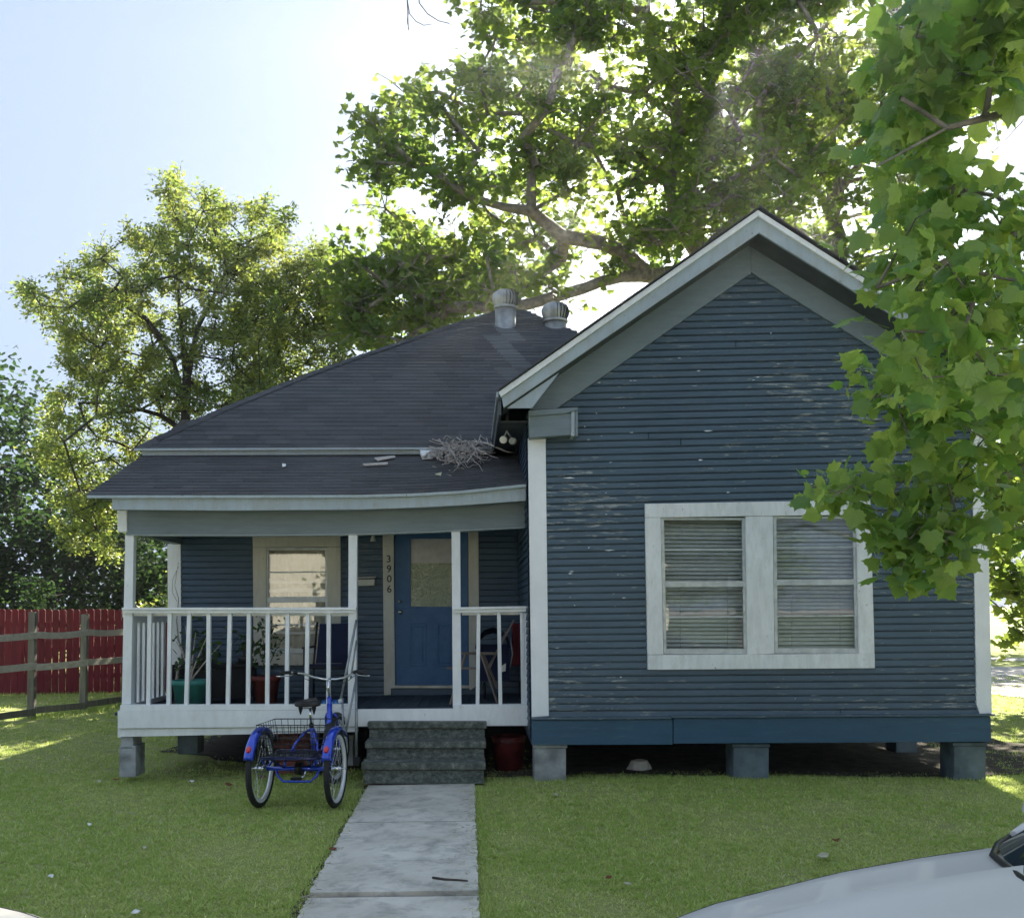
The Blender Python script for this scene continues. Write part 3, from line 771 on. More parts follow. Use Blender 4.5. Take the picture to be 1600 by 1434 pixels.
# ---- porch roof
eaveY = [(135, 773.5), (350, 773.5), (560, 773), (650, 770.5), (720, 766.5), (822, 756)]
PV = .12
pe = [PH(*p, PV) for p in eaveY]
pt = [PH(x, 711.5, 1.78) for x in (224, 400, 560, 650, 710, 822)]
pr = MB(); vs = pe + pt; n6 = len(pe)
fs = [[i, i + 1, n6 + i + 1, n6 + i] for i in range(n6 - 1)]
for i in range(n6 - 1):
    pr.prism([pe[i], pe[i + 1], pt[i + 1], pt[i]], V3((0, 0, -.03)))
proof = pr.build('porch_roof', M['shingle'], house)
NR_ = 14
for row in range(NR_):
    t0 = row / NR_; t1 = (row + 1.12) / NR_
    # walk along the row by tabs of a foot
    def rowpt(s, t):
        s = max(0, min(.9999, s)) * (n6 - 1); i = int(s); u = s - i
        return (pe[i].lerp(pe[i + 1], u)).lerp(pt[i].lerp(pt[i + 1], u), min(t, 1.0))
    ntab = 15; off = .5 if row % 2 else 0
    for j in range(-1, ntab):
        s0 = (j + off) / ntab; s1 = (j + off + .985) / ntab
        s0, s1 = max(0, s0), min(1, s1)
        if s1 - s0 < .02: continue
        # tabs are of equal width along x
        def sx(f):   # fraction of width -> parameter
            X = lerp(135, 822, f)
            for i in range(n6 - 1):
                if X <= eaveY[i + 1][0] + .01: return (i + (X - eaveY[i][0]) / (eaveY[i + 1][0] - eaveY[i][0])) / (n6 - 1)
            return 1.0
        a0, a1 = sx(s0), sx(s1); h = UP * (.010 + R.uniform(0, .004)); e_ = UP * .002
        m = MB(); m.add([rowpt(a0, t0) + e_, rowpt(a1, t0) + e_, rowpt(a0, t0) + h, rowpt(a1, t0) + h, rowpt(a0, t1) + e_ * 2, rowpt(a1, t1) + e_ * 2], [[0, 1, 3, 2], [2, 3, 5, 4]], c=R.random() * .8)
        m.build('shingle', M['shingle'], proof)
def strip(parent, name, tops, bots, v, th_, mat, bevel=.002):
    m = MB(); n_ = len(tops); A = [PH(*p, v) for p in tops]; B = [PH(*p, v) for p in bots]
    A2 = [p + HD * th_ for p in A]; B2 = [p + HD * th_ for p in B]; vs = A + B + A2 + B2; fs = []
    for i in range(n_ - 1):
        a, b, c, d = i, n_ + i, 2 * n_ + i, 3 * n_ + i
        fs += [[a, b, b + 1, a + 1], [c, c + 1, d + 1, d], [a, a + 1, c + 1, c], [b, d, d + 1, b + 1]]
    fs += [[0, 2 * n_, 3 * n_, n_], [n_ - 1, 2 * n_ - 1, 4 * n_ - 1, 3 * n_ - 1]]
    m.add(vs, fs); return m.build(name, mat, parent, bevel=bevel)
ey = lambda x, d: [q + d for q in [np.interp(x, [p[0] for p in eaveY], [p[1] for p in eaveY])]][0]
xs_ = (135, 350, 560, 650, 720, 822)
strip(proof, 'drip_edge', [(x, ey(x, 0)) for x in xs_], [(x, ey(x, 4.5)) for x in xs_], PV - .012, .05, M['fascia_paint'])
xs_ = (175, 350, 560, 650, 720, 822)
strip(proof, 'fascia', [(x, ey(x, 4.8)) for x in xs_], [(175, 796), (350, 797.5), (560, 796), (650, 793), (720, 789.5), (822, 782)], PV + .03, .03, M['fascia_paint'])
m = MB(); m.prism([PH(176, 782, PV + .06), PH(822, 764, PV + .06), PH(822, 764, .55), PH(176, 782, .55)], UP * .02); m.build('soffit', M['soffit_dark'], proof)
# gable end of the porch roof
m = MB(); m.prism([PH(176, 780, PV + .1), pe[0] + HW * .12 - UP * .04, pt[0] + HW * .05 - UP * .04, PH(240, 800, 1.7), PH(185, 797, .4)], HW * .02); m.build('end_board', M['trim_gray'], proof)

# ---- porch: beam, ceiling, posts, deck, rails
BVv = .46
xs_ = (197, 400, 560, 705, 822)
beam = strip(house, 'porch_beam', [(197, 796), (400, 796), (560, 796), (705, 788), (822, 782)], [(197, 834.5), (400, 835), (560, 833.5), (705, 828.5), (822, 822.5)], BVv, .11, M['trim_gray'])
slab(beam, 'beam_cap', [(183, 797), (198, 796.8), (198.2, 831), (183.5, 831)], BVv - .02, .12, M['white_paint'], .003)
strip(beam, 'bottom_trim', [(197, 834.8), (400, 835.2), (560, 833.7), (705, 828.7), (822, 822.7)], [(197, 836.5), (400, 837), (560, 835.5), (705, 830.5), (822, 824.5)], BVv - .01, .13, M['fascia_paint'], .001)
zb0 = PH(203, 834, BVv).z
pL = PH(203, 955, BVv + .09)
m = MB(); a = V3((pL.x, pL.y, zb0)); b = a + HD * 1.45; m.prism([a, b, b + UP * .22, a + UP * .22], HW * .09); m.build('side_beam', M['trim_gray'], house)
m = MB(); c0 = pL; c1 = pL + HW * 4.25; m.prism([(c0.x, c0.y, zb0 + .13), (c1.x, c1.y, zb0 + .17), ((c1 + HD * 1.5).x, (c1 + HD * 1.5).y, zb0 + .17), ((c0 + HD * 1.5).x, (c0 + HD * 1.5).y, zb0 + .13)], UP * .02)
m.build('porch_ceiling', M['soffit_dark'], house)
WP = M['white_paint']
def post(pts_top, pts_bot, v=BVv):
    m = MB(); A = [PH(*p, v) for p in pts_top]; B = [PH(*p, v) for p in pts_bot]
    m.prism([A[0], A[1], B[1], B[0]], HD * .088); return m.build('porch_post', WP, house, bevel=.004)
post([(195.5, 835), (209, 835)], [(190, 1100), (204.4, 1100)], BVv + .01)
post([(544.5, 833), (558, 833)], [(543.5, 1108), (556.5, 1108)], BVv + .01)
post([(705.5, 829), (719, 829)], [(707.5, 1107), (721, 1107)], BVv + .01)
# deck
zd = PH(500, 1107.5, .5).z
deck = MB(); a = PH(186, 955, .56); b = PH(826, 955, .56); c = b + HD * 1.42; d = a + HD * 1.42
deck.prism([(p.x, p.y, zd - .20) for p in (a, b, c, d)], UP * .17); deck = deck.build('porch_deck', M['dark_void'], house)
wid = (b - a).length; nb = 40
for i in range(nb):
    p = a + (b - a) * (i / nb) - HD * .09; q = a + (b - a) * ((i + .955) / nb) - HD * .09; h = R.uniform(0, .003)
    m = MB(); m.prism([(p.x, p.y, zd - .028 + h), (q.x, q.y, zd - .028 + h), ((q + HD * 1.5).x, (q + HD * 1.5).y, zd - .028 + h), ((p + HD * 1.5).x, (p + HD * 1.5).y, zd - .028 + h)], UP * .028)
    m.build('floor_board', M['porch_boards'], deck)
slab(deck, 'rim_board', [(183.5, 1110.5), (558, 1108.5), (558.5, 1134.5), (184, 1137.8)], .42, .05, WP, .003)
slab(deck, 'rim_board', [(558.8, 1108), (827, 1106), (828.5, 1133.5), (559, 1134.8)], .425, .05, WP, .003)
slab(deck, 'rim_board', [(186.5, 1138.2), (559, 1135.2), (559, 1143), (380, 1147), (186.5, 1151)], .45, .05, WP, .003)
m = MB(); a_ = PH(186, 955, .48); m.prism([(a_.x, a_.y, zd - .25), ((a_ + HD * 1.5).x, (a_ + HD * 1.5).y, zd - .25), ((a_ + HD * 1.5).x, (a_ + HD * 1.5).y, zd - .03), (a_.x, a_.y, zd - .03)], HW * .04); m.build('rim_board', WP, deck)
# front railing, left bay
rail = empty('railing', (hb.x, hb.y, 0)); rail.parent = house; rail.location = (0, 0, 0)
def rs(name, pts, v, th_, bevel=.003): return slab(rail, name, pts, v, th_, WP, bevel)
rs('top_rail', [(190, 949), (556, 948.6), (556, 953), (190, 953)], BVv - .045, .13)
rs('top_rail', [(191, 953.2), (555, 953.2), (555, 957.6), (191, 958)], BVv - .025, .04)
rs('bottom_rail', [(188, 1101), (556, 1100), (556, 1108), (186.5, 1110.3)], BVv - .035, .10)
Z = lambda z_: 120 + z_ * .30684
for (t0, b0) in ((360, 352), (462, 455), (561, 545), (660, 657), (768, 757), (865, 860), (962, 958), (1062, 1057), (1165, 1157), (1272, 1270)):
    w_ = 6.2; rs('baluster', [(Z(t0), 957), (Z(t0) + w_, 957), (Z(b0) + w_, 1101), (Z(b0), 1101)], BVv + .0, .045)
m = MB(); m.prism([PH(192, 962, BVv + .05), PH(545, 962, BVv + .05), PH(545, 957.5, BVv + .05), PH(192, 957.5, BVv + .05)], HD * .03); m.build('sub_rail', WP, rail)
# right bay
rs('top_rail', [(707, 948.5), (824, 946.5), (824.5, 950.5), (707, 952.5)], BVv - .045, .13)
rs('top_rail', [(708, 952.7), (824.5, 950.7), (824.5, 955.5), (708, 957.5)], BVv - .025, .04)
rs('bottom_rail', [(708, 1101), (826.5, 1100), (826.5, 1104), (824, 1106), (708, 1107.3)], BVv - .035, .10)
Z7 = lambda z_: 700 + z_ / 7.964
for (t0, b0) in ((358, 345), (610, 630), (897, 913), (948, 960)):
    w_ = 5.8; rs('baluster', [(Z7(t0), 956.5), (Z7(t0) + w_, 956), (Z7(b0) + w_, 1101), (Z7(b0), 1101)], BVv + .0, .045)
m = MB(); m.prism([PH(722, 961, BVv + .05), PH(820, 960, BVv + .05), PH(820, 956, BVv + .05), PH(722, 956.5, BVv + .05)], HD * .03); m.build('sub_rail', WP, rail)
# side railing on the left, running back to the wall
s0 = PH(197, 955, BVv + .1); zt = PH(300, 957, BVv).z - .02; zbm = zd + .04
m = MB(); m.bar(s0 + UP * (zt - s0.z), s0 + HD * 1.36 + UP * (zt - s0.z), .07, .04); m.build('top_rail', WP, rail)
m = MB(); m.bar(s0 + UP * (zt - .05 - s0.z), s0 + HD * 1.36 + UP * (zt - .05 - s0.z), .03, .06); m.build('top_rail', WP, rail)
m = MB(); m.bar(s0 + UP * (zbm - s0.z), s0 + HD * 1.36 + UP * (zbm - s0.z), .06, .05); m.build('bottom_rail', WP, rail)
for i in range(8):
    p = s0 + HD * (.10 + i * .158); m = MB(); m.bar((p.x, p.y, zbm), (p.x, p.y, zt - .03), .075, .028, HW); m.build('baluster', WP, rail)

# ---- porch back wall with its siding, window and door
VW = 2.0
bw = MB()
def bq(a, b, c, d): bw.prism([PH(a, b, VW + .03), PH(c, b, VW + .03), PH(c, d, VW + .03), PH(a, d, VW + .03)], HD * .08)
bq(262, 820, 412, 1100); bq(412, 820, 514, 856); bq(412, 1018, 514, 1100); bq(514, 820, 616, 1100); bq(731, 820, 822, 1100)
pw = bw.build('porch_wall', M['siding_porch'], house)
y = 1090.0; s2 = lambda q: 0.0 if q > 950 else -.006
while y > 828:
    yt = y - 9.35 + R.uniform(-.1, .1)
    segs = [(283, 600), (746, 820)] if y < 828 or (yt > 1039) else [(283, 397), (530, 600), (746, 820)]
    for (a, b) in segs:
        board(pw, lambda q, a=a: a, lambda q, b=b: b, yt, y, VW, M['siding_porch'], sl=s2, x0=400, bow=.001)
    y = yt
slab(pw, 'corner_board', [(261.5, 850), (282, 846), (283.5, 1092), (263, 1094)], VW - .02, .05, WP, .003)
pwn = empty('porch_window', (hb.x, hb.y, 0)); pwn.parent = house; pwn.location = (0, 0, 0)
C2 = M['porch_window_casing']
slab(pwn, 'casing', [(394.5, 837.5), (531.5, 836.5), (532, 854), (395, 855)], VW - .035, .06, C2, .003)
slab(pwn, 'casing', [(395, 855.4), (415.5, 855.2), (416, 1021), (396, 1021)], VW - .033, .06, C2, .003)
slab(pwn, 'casing', [(511.5, 854.8), (532, 854.5), (532.5, 1021), (512, 1021)], VW - .033, .06, C2, .003)
slab(pwn, 'sill', [(394, 1021.4), (534, 1021.4), (534, 1039), (394, 1039)], VW - .045, .09, C2, .003)
sash_window(pwn, 415.8, 511.5, 416.3, 512, 855.6, 936.5, 1020.5, (893, 975), VW - .005, M['storm_glass'], M['sash_metal'], 3.5)
cu = MB(); N1, N2 = 26, 12; vs = []; fs = []
for j in range(N2 + 1):
    for i in range(N1 + 1):
        fx_, fy = i / N1, j / N2; sag = 7 * (1 - (2 * fx_ - 1) ** 2) * math.sin(fy * pi * 3)
        vs.append(PH(lerp(419, 509, fx_), lerp(857, 1018, fy) + sag, VW + .07 + .012 * math.sin(fx_ * 40) + .03 * math.sin(fy * 17 + fx_ * 3)))
for j in range(N2):
    for i in range(N1): a_ = j * (N1 + 1) + i; fs.append([a_, a_ + 1, a_ + N1 + 2, a_ + N1 + 1])
cu.add(vs, fs, True); cu.build('curtain', M['cream_cloth'], pwn)
for (yy, hh, sg) in ((903, 7, 5), (921, 5, -3), (983, 6, 4)):
    b_ = MB(); vs = []
    for i in range(13):
        f_ = i / 12; s_ = sg * (1 - (2 * f_ - 1) ** 2)
        vs += [PH(lerp(419, 509, f_), yy + s_, VW + .035), PH(lerp(419, 509, f_), yy + hh + s_ * .4, VW + .028)]
    b_.add(vs, [[2 * i, 2 * i + 1, 2 * i + 3, 2 * i + 2] for i in range(12)], True); b_.build('curtain_fold', M['cream_light'], pwn)
# door
door = empty('front_door', (hb.x, hb.y, 0)); door.parent = house; door.location = (0, 0, 0)
DB = M['door_blue']
def ds(name, pts, v, th_, mat=DB, bevel=.003, parent=door): return slab(parent, name, pts, VW + v, th_, mat, bevel)
ds('door_leaf', [(616.5, 832), (641, 832), (641, 950), (616.5, 950)], .02, .045)
ds('door_leaf', [(706.5, 832), (731, 832), (731, 950), (706.5, 950)], .02, .045)
ds('door_leaf', [(641, 832), (706.5, 832), (706.5, 841), (641, 841)], .02, .045)
ds('door_leaf', [(616.5, 950), (731, 950), (731.5, 1070), (617.5, 1070)], .02, .045)
ds('window_shade', [(640, 840), (707.5, 840), (707.5, 880), (640, 880)], .045, .01, M['blind'])
ds('pane', [(640.5, 880), (707, 880), (707, 950), (640.5, 950)], .034, .006, M['wavy_glass'], 0)
for (a_, b_, c_, d_) in ((639, 838, 709, 841.5), (639, 947.5, 709, 951), (638.5, 841.5, 641.8, 947.5), (706, 841.5, 709, 947.5)):
    ds('glazing_bead', [(a_, b_), (c_, b_), (c_, d_), (a_, d_)], .012, .012)
for (x0_, x1_) in ((640, 666), (683, 709)):
    for (a_, b_, c_, d_) in ((x0_, 973, x1_, 975.5), (x0_, 1038, x1_, 1040.5), (x0_, 975.5, x0_ + 2.2, 1038), (x1_ - 2.2, 975.5, x1_, 1038)):
        ds('panel_moulding', [(a_, b_), (c_, b_), (c_, d_), (a_, d_)], .010, .014)
    ds('panel', [(x0_ + 5, 978.5), (x1_ - 5, 978.5), (x1_ - 5, 1035), (x0_ + 5, 1035)], .012, .012, bevel=.006)
ds('threshold', [(613, 1070.5), (735, 1070.5), (735, 1075), (613, 1075)], -.03, .07, M['galvanized'])
ds('sill_board', [(609, 1075.3), (745, 1075.3), (745, 1086), (609, 1086)], -.005, .03, M['siding_porch'])
def knob(px, py, r, v=VW - .02):
    c = PH(px, py, v + .0); m = MB(); vs = []
    prof = [(0.2, 0), (.45, .004), (.5, .02), (1.0, .035), (1.05, .05), (.8, .062), (.05, .066)]
    for (rr, dd) in prof:
        for k_ in range(14):
            an = 2 * pi * k_ / 14; vs.append(c + HD * (.04 - dd) + (HW * cos(an) + UP * sin(an)) * r * rr)
    m.add(vs, [[i * 14 + k_, i * 14 + (k_ + 1) % 14, (i + 1) * 14 + (k_ + 1) % 14, (i + 1) * 14 + k_] for i in range(6) for k_ in range(14)], True); return m
knob(625, 939.5, .020).build('deadbolt', M['brass'], door); knob(626, 956, .028).build('door_knob', M['brass'], door)
slab(house, 'door_casing', [(597.8, 830), (614.8, 830), (617, 1075), (610.5, 1075), (610.5, 1085.5), (600, 1085.5)], VW - .032, .05, M['door_casing'], .003)
slab(house, 'door_casing', [(731.5, 830), (747.5, 830), (749, 1068), (735, 1078), (733, 1075)], VW - .032, .05, M['door_casing'], .003)
# house number
nums = empty('house_number', (hb.x, hb.y, 0), 'black wooden house number 3906 running down the left door casing', None); nums.parent = house; nums.location = (0, 0, 0)
for ch, px, py in (('3', 607.4, 873.5), ('9', 607.8, 889), ('0', 608.3, 904.5), ('6', 608.2, 920.5)):
    cu_ = bpy.data.curves.new('digit', 'FONT'); cu_.body = ch; cu_.size = .118; cu_.extrude = .003; cu_.offset = .0016; cu_.align_x = 'CENTER'; cu_.align_y = 'CENTER'
    tmp = bpy.data.objects.new('tmp', cu_); col.objects.link(tmp)
    me = bpy.data.meshes.new_from_object(tmp.evaluated_get(bpy.context.evaluated_depsgraph_get())); bpy.data.objects.remove(tmp)
    c = PH(px, py, VW - .037)
    Mx = mathutils.Matrix((( HW.x, 0, -HD.x, c.x - hb.x), (HW.y, 0, -HD.y, c.y - hb.y), (0, 1, 0, c.z), (0, 0, 0, 1)))
    me.transform(Mx); me.name = 'digit'; me.materials.clear(); link_mesh('digit', me, M['number_black'], nums)
# mailbox, lamp bell
mb = MB(); m_ = [PH(559, 905, VW - .12), PH(585.5, 904.5, VW - .12), PH(585, 914.5, VW - .12), PH(559.5, 915, VW - .12)]
mb.prism(m_, HD * .10); q = mb.build('letter_box', M['door_casing'], house, bevel=.004)
mb = MB(); a_ = PH(557.5, 903.2, VW - .14); b_ = PH(587, 902.4, VW - .14); mb.prism([a_, b_, b_ + UP * .012 , a_ + UP * .012], HD * .13); mb.build('lid', M['door_casing'], q)
mb = MB(); c = PH(581.5, 915, VW - .05); mb.tube([c, c - UP * .05, c - UP * .055 - HD * .02, c - UP * .03 - HD * .035], .005, 6); mb.build('hook', M['galvanized'], q)
mb = MB(); c = PH(583, 838, VW - .22); mb.lathe(c.x, c.y, [(.006, c.z + .05), (.014, c.z + .04), (.018, c.z + .005), (.036, c.z - .055), (.032, c.z - .055), (.005, c.z)], 16)
mb.tube([c + UP * .045, c + UP * .11, c + UP * .13 + HD * .18], .005, 6); mb.build('porch_lamp', M['door_casing'], house)

# ---- piers
def pier(px0, px1, ytop, ybot, v, dep, mat, cap=True, sh=0):
    g = empty('pier', (hb.x, hb.y, 0)); g.parent = house; g.location = (0, 0, 0)
    m = MB(); m.prism([PH(px0, ytop + (5 if cap else 0), v), PH(px1, ytop + (5 if cap else 0), v), PH(px1 + sh, ybot + 6, v), PH(px0 + sh, ybot + 6, v)], HD * dep); m.build('block', mat, g, bevel=.008)
    if cap:
        m = MB(); m.prism([PH(px0 - 2, ytop, v - .01), PH(px1 + 2, ytop, v - .01), PH(px1 + 2, ytop + 4.8, v - .01), PH(px0 - 2, ytop + 4.8, v - .01)], HD * (dep + .02)); m.build('cap', mat, g, bevel=.004)
    return g
pier(835, 884.5, 1163.5, 1219, .02, .30, M['pier_concrete'])
pier(1146, 1201.5, 1162, 1223, .02, .30, M['pier_blue'])
pier(1491, 1540.5, 1160, 1230, .02, .30, M['pier_blue'])
pier(1400, 1433, 1157, 1197, 1.9, .30, M['pier_blue'], False)
pier(1150, 1190, 1157, 1190, 3.2, .30, M['pier_blue'], False)
pier(186, 212, 1165, 1208, .47, .28, M['pier_concrete'], False)
pier(188, 208, 1151, 1164.5, .47, .26, M['pier_concrete'], False)
pier(277, 309, 1147, 1172, 1.7, .26, M['pier_blue'], False)
pier(540, 552, 1148, 1190, .9, .2, M['pier_concrete'], False)
for (x0_, v_) in ((-3.9, 5), (-3.9, 8.5), (-1.0, 3), (-1.0, 6), (-1.0, 9), (1.8, 6), (1.8, 9), (4.2, 5), (4.2, 8.5)):
    p = HP0 + HD * v_; m = MB(); m.box((x0_ - .18, p.y - .18, -.1), (x0_ + .18, p.y + .18, .54)); g = empty('pier', (hb.x, hb.y, 0)); g.parent = house; g.location = (0, 0, 0); m.build('block', M['pier_blue'], g)
bp = empty('brick_pier', (hb.x, hb.y, 0)); bp.parent = house; bp.location = (0, 0, 0)
for r_ in range(7):
    for c_ in range(2):
        p = PH(425 + c_ * 30 + (r_ % 2) * 12, 1165, .85); z0 = .0 + r_ * .068
        m = MB(); m.prism([(p.x, p.y, z0), ((p + HW * .19).x, (p + HW * .19).y, z0), ((p + HW * .19 + HD * .2).x, (p + HW * .19 + HD * .2).y, z0), ((p + HD * .2).x, (p + HD * .2).y, z0)], UP * .060); m.build('brick', M['brick'], bp)

# ---- turbine vents
def vent(name, px, py, rr, lab, extra=0.0, hn=.24, top=.0):
    base = RP(px, py) + HD * extra; base.z += extra * .0
    g = empty(name, base, lab, 'roof vent', 'turbine vents on the roof ridge')
    m = MB(); m.lathe(base.x, base.y, [(rr * .80, base.z - .35), (rr * .80, base.z + hn), (rr * .70, base.z + hn)], 28); m.build('neck', M['galvanized'], g)
    m = MB(); m.lathe(base.x, base.y, [(rr * .82, base.z + hn - .02), (rr * .90, base.z + hn - .01), (rr * .90, base.z + hn + .025), (rr * .78, base.z + hn + .03)], 28); m.build('collar', M['galvanized'], g)
    zc = base.z + hn + .03; H = rr * 1.35; nf = 22
    for k_ in range(nf):
        m = MB(); vs = []; S = 9
        for i in range(S + 1):
            u = i / S; z_ = zc + H * u; prof = rr * (0.80 + .22 * math.sin(pi * min(1, u * 1.05)) if u < .55 else 1.02 * math.sqrt(max(0.02, 1 - ((u - .5) / .5) ** 2 * .97)))
            for d_a, ro in ((0, 1.0), (2 * pi / nf * .92, .90)):
                an = 2 * pi * k_ / nf + d_a; vs.append((base.x + cos(an) * prof * ro, base.y + sin(an) * prof * ro, z_))
        m.add(vs, [[2 * i, 2 * i + 1, 2 * i + 3, 2 * i + 2] for i in range(S)], True); m.build('fin', M['galvanized'], g)
    m = MB(); m.lathe(base.x, base.y, [(rr * .62, zc + H * .2), (rr * .60, zc + H * .8), (.01, zc + H * .95)], 20); m.build('core', M['dark_void'], g)
    m = MB(); m.lathe(base.x, base.y, [(rr * .36, zc + H * .985), (rr * .2, zc + H * 1.02), (.01, zc + H * 1.03)], 20); m.build('top_cap', M['galvanized'], g)
vent('turbine_vent', 790, 508, .215, 'round galvanized turbine vent on the main roof, nearer and fully in view', 0, .27)
vent('turbine_vent', 868, 508, .225, 'round galvanized turbine vent half hidden behind the right slope of the main roof', .0, .05)
# ------------------------------------------------------------------ trees
def leaf_shape(outline, fold=0.12, droop=0.15):
    """outline of the right half from base to tip; returns verts (k,3) and triangles"""
    L = [(-x, y) for x, y in outline[::-1] if x > 0]
    pts = [(x, y) for x, y in outline] + L
    vs = [(0, .42, .02)] + [(x, y, -fold * abs(x) - droop * max(0, y - .4) ** 2) for x, y in pts]
    n = len(pts); fs = [(0, 1 + i, 1 + (i + 1) % n) for i in range(n)]
    return np.array(vs, float), np.array(fs, int)
SYC_NEAR = leaf_shape([(0, 0), (.16, -.10), (.34, -.06), (.42, .05), (.60, .10), (.50, .22), (.52, .33), (.68, .48), (.50, .50), (.36, .58), (.28, .66), (.24, .80), (.10, .86), (0, 1.06)], .22, .5)
SYC_FAR = leaf_shape([(0, 0), (.30, -.08), (.56, .12), (.38, .32), (.58, .54), (.26, .60), (0, 1.0)], .2, .3)
OVAL = leaf_shape([(0, 0), (.24, .25), (.22, .65), (0, 1.0)], .2, .2)
FINE = (np.array([(0, 0, 0), (.26, .5, -.03), (0, 1, -.08), (-.26, .5, -.03)], float), np.array([(0, 1, 2), (0, 2, 3)], int))
BIG = (np.array([(0, 0, 0), (.42, .35, -.05), (.25, .85, -.08), (-.2, .95, -.1), (-.45, .4, -.04)], float), np.array([(0, 1, 2), (0, 2, 3), (0, 3, 4)], int))

def leaves_np(pos, size, tmpl, up_bias=.8, out=None, rs=NR, droop=.25):
    n = len(pos); v, f = tmpl
    nrm = rs.normal(size=(n, 3)) ; nrm[:, 2] = np.abs(nrm[:, 2]) * .6 + up_bias; nrm /= np.linalg.norm(nrm, axis=1)[:, None]
    fw = rs.normal(size=(n, 3)); fw[:, 2] -= droop
    if out is not None: fw += out * 1.2
    fw -= nrm * (fw * nrm).sum(1)[:, None]; fw /= np.linalg.norm(fw, axis=1)[:, None] + 1e-9
    sd = np.cross(fw, nrm); s = np.asarray(size).reshape(-1, 1, 1) * np.ones((n, 1, 1))
    P = pos[:, None, :] + s * (v[None, :, 0:1] * sd[:, None, :] + v[None, :, 1:2] * fw[:, None, :] + v[None, :, 2:3] * nrm[:, None, :])
    F = f[None] + (np.arange(n) * len(v))[:, None, None]
    return P.reshape(-1, 3), F.reshape(-1, 3)

class Skeleton:
    def __init__(s): s.p = []; s.par = []; s.minr = []
    def add(s, p, par, r=0.0): s.p.append(np.array(p, float)); s.par.append(par); s.minr.append(r); return len(s.p) - 1
    def nearest(s, q, zpen=0.0):
        P = np.array(s.p); d = P - q; dist = np.sqrt((d ** 2).sum(1)) + zpen * np.maximum(0, d[:, 2])
        return int(dist.argmin())
    def line(s, pts, r0, r1, par=None, step=.5, wob=.03):
        pts = [np.array(p, float) for p in pts]
        if par is None and s.p: par = s.nearest(pts[0])
        tot = sum(np.linalg.norm(b - a) for a, b in zip(pts[:-1], pts[1:])); acc = 0; last = par
        if last is None: last = s.add(pts[0], -1, r0)
        for a, b in zip(pts[:-1], pts[1:]):
            L = np.linalg.norm(b - a); k = max(1, int(L / step))
            for i in range(1, k + 1):
                q = a + (b - a) * i / k + NR.normal(size=3) * wob * (0 if i == k else 1); acc += L / k
                last = s.add(q, last, r0 + (r1 - r0) * acc / tot)
        return last
    def grow(s, targets, step=.6, wob=.10, arch=.12):
        P0 = np.array(s.p).mean(0)
        T = sorted([np.array(t, float) for t in targets], key=lambda t: min(np.linalg.norm(np.array(s.p) - t, axis=1)))
        for t in T:
            a = s.nearest(t, .8); A = s.p[a]; L = np.linalg.norm(t - A); k = max(1, int(L / step)); last = a
            for i in range(1, k + 1):
                u = i / k; q = A + (t - A) * u + np.array([0, 0, 1]) * arch * L * math.sin(pi * u) * .6 + NR.normal(size=3) * wob * step * (0 if i == k else 1)
                last = s.add(q, last)
            yield t, last
    def mesh(s, tip=.006, expo=.42, scale=.012, sides=6, minr=0.0):
        n = len(s.p); cnt = np.ones(n)
        ch = np.zeros(n)
        for i in range(n - 1, -1, -1):
            if s.par[i] >= 0: cnt[s.par[i]] += cnt[i]; ch[s.par[i]] += 1
        r = np.maximum(tip + scale * (cnt ** expo - 1), np.array(s.minr))
        P = np.array(s.p); idx = [i for i in range(n) if s.par[i] >= 0 and r[i] >= minr]; par = np.array([s.par[i] for i in idx]); idx = np.array(idx)
        A = P[par]; B = P[idx]; ra = np.minimum(r[par], r[idx] * 1.5); rb = r[idx]
        d = B - A; L = np.linalg.norm(d, axis=1)[:, None] + 1e-9; d = d / L
        u = np.cross(d, np.array([0.13, 0.21, 1.0])); u /= np.linalg.norm(u, axis=1)[:, None] + 1e-9; w = np.cross(d, u)
        an = 2 * pi * np.arange(sides) / sides; m = len(idx)
        ring = cos_ = np.cos(an)[None, :, None] * u[:, None, :] + np.sin(an)[None, :, None] * w[:, None, :]
        Va = (A - d * ra[:, None] * .3)[:, None, :] + ring * ra[:, None, None]; Vb = (B + d * rb[:, None] * .3)[:, None, :] + ring * rb[:, None, None]
        V = np.concatenate([Va, Vb], axis=1).reshape(-1, 3)
        k = np.arange(sides); k2 = (k + 1) % sides
        q = np.stack([k, k2, k2 + sides, k + sides], 1)
        Fq = q[None] + (np.arange(m) * 2 * sides)[:, None, None]
        return V, Fq.reshape(-1, 4)
def finish_tree(name, base, label, cat, sk, LV, LF, rnd, bark, leafm, group=None, trunk_r=None, **mk):
    g = empty(name, base, label, cat, group)
    b = np.array(base)
    if sk is not None:
        V, Fq = sk.mesh(**mk); me = np_mesh('trunk', V - b, Fq, smooth=True); link_mesh('trunk', me, bark, g)
    me = np_mesh('crown', LV - b, LF, rnd); link_mesh('crown', me, leafm, g)
    return g
def in_poly(x, y, poly):
    c = False; n = len(poly)
    for i in range(n):
        x1, y1 = poly[i]; x2, y2 = poly[(i + 1) % n]
        if (y1 > y) != (y2 > y) and x < (x2 - x1) * (y - y1) / (y2 - y1) + x1: c = not c
    return c
def sample_poly(poly, n, gaps=(), margin=0, seed=1):
    rr = random.Random(seed); xs_ = [p[0] for p in poly]; ys_ = [p[1] for p in poly]; out = []
    t = 0
    while len(out) < n and t < n * 60:
        t += 1; x = rr.uniform(min(xs_), max(xs_)); y = rr.uniform(min(ys_), max(ys_))
        if not in_poly(x, y, poly): continue
        if any(((x - gx) / rx) ** 2 + ((y - gy) / ry) ** 2 < 1 for gx, gy, rx, ry in gaps): continue
        out.append((x, y))
    return out
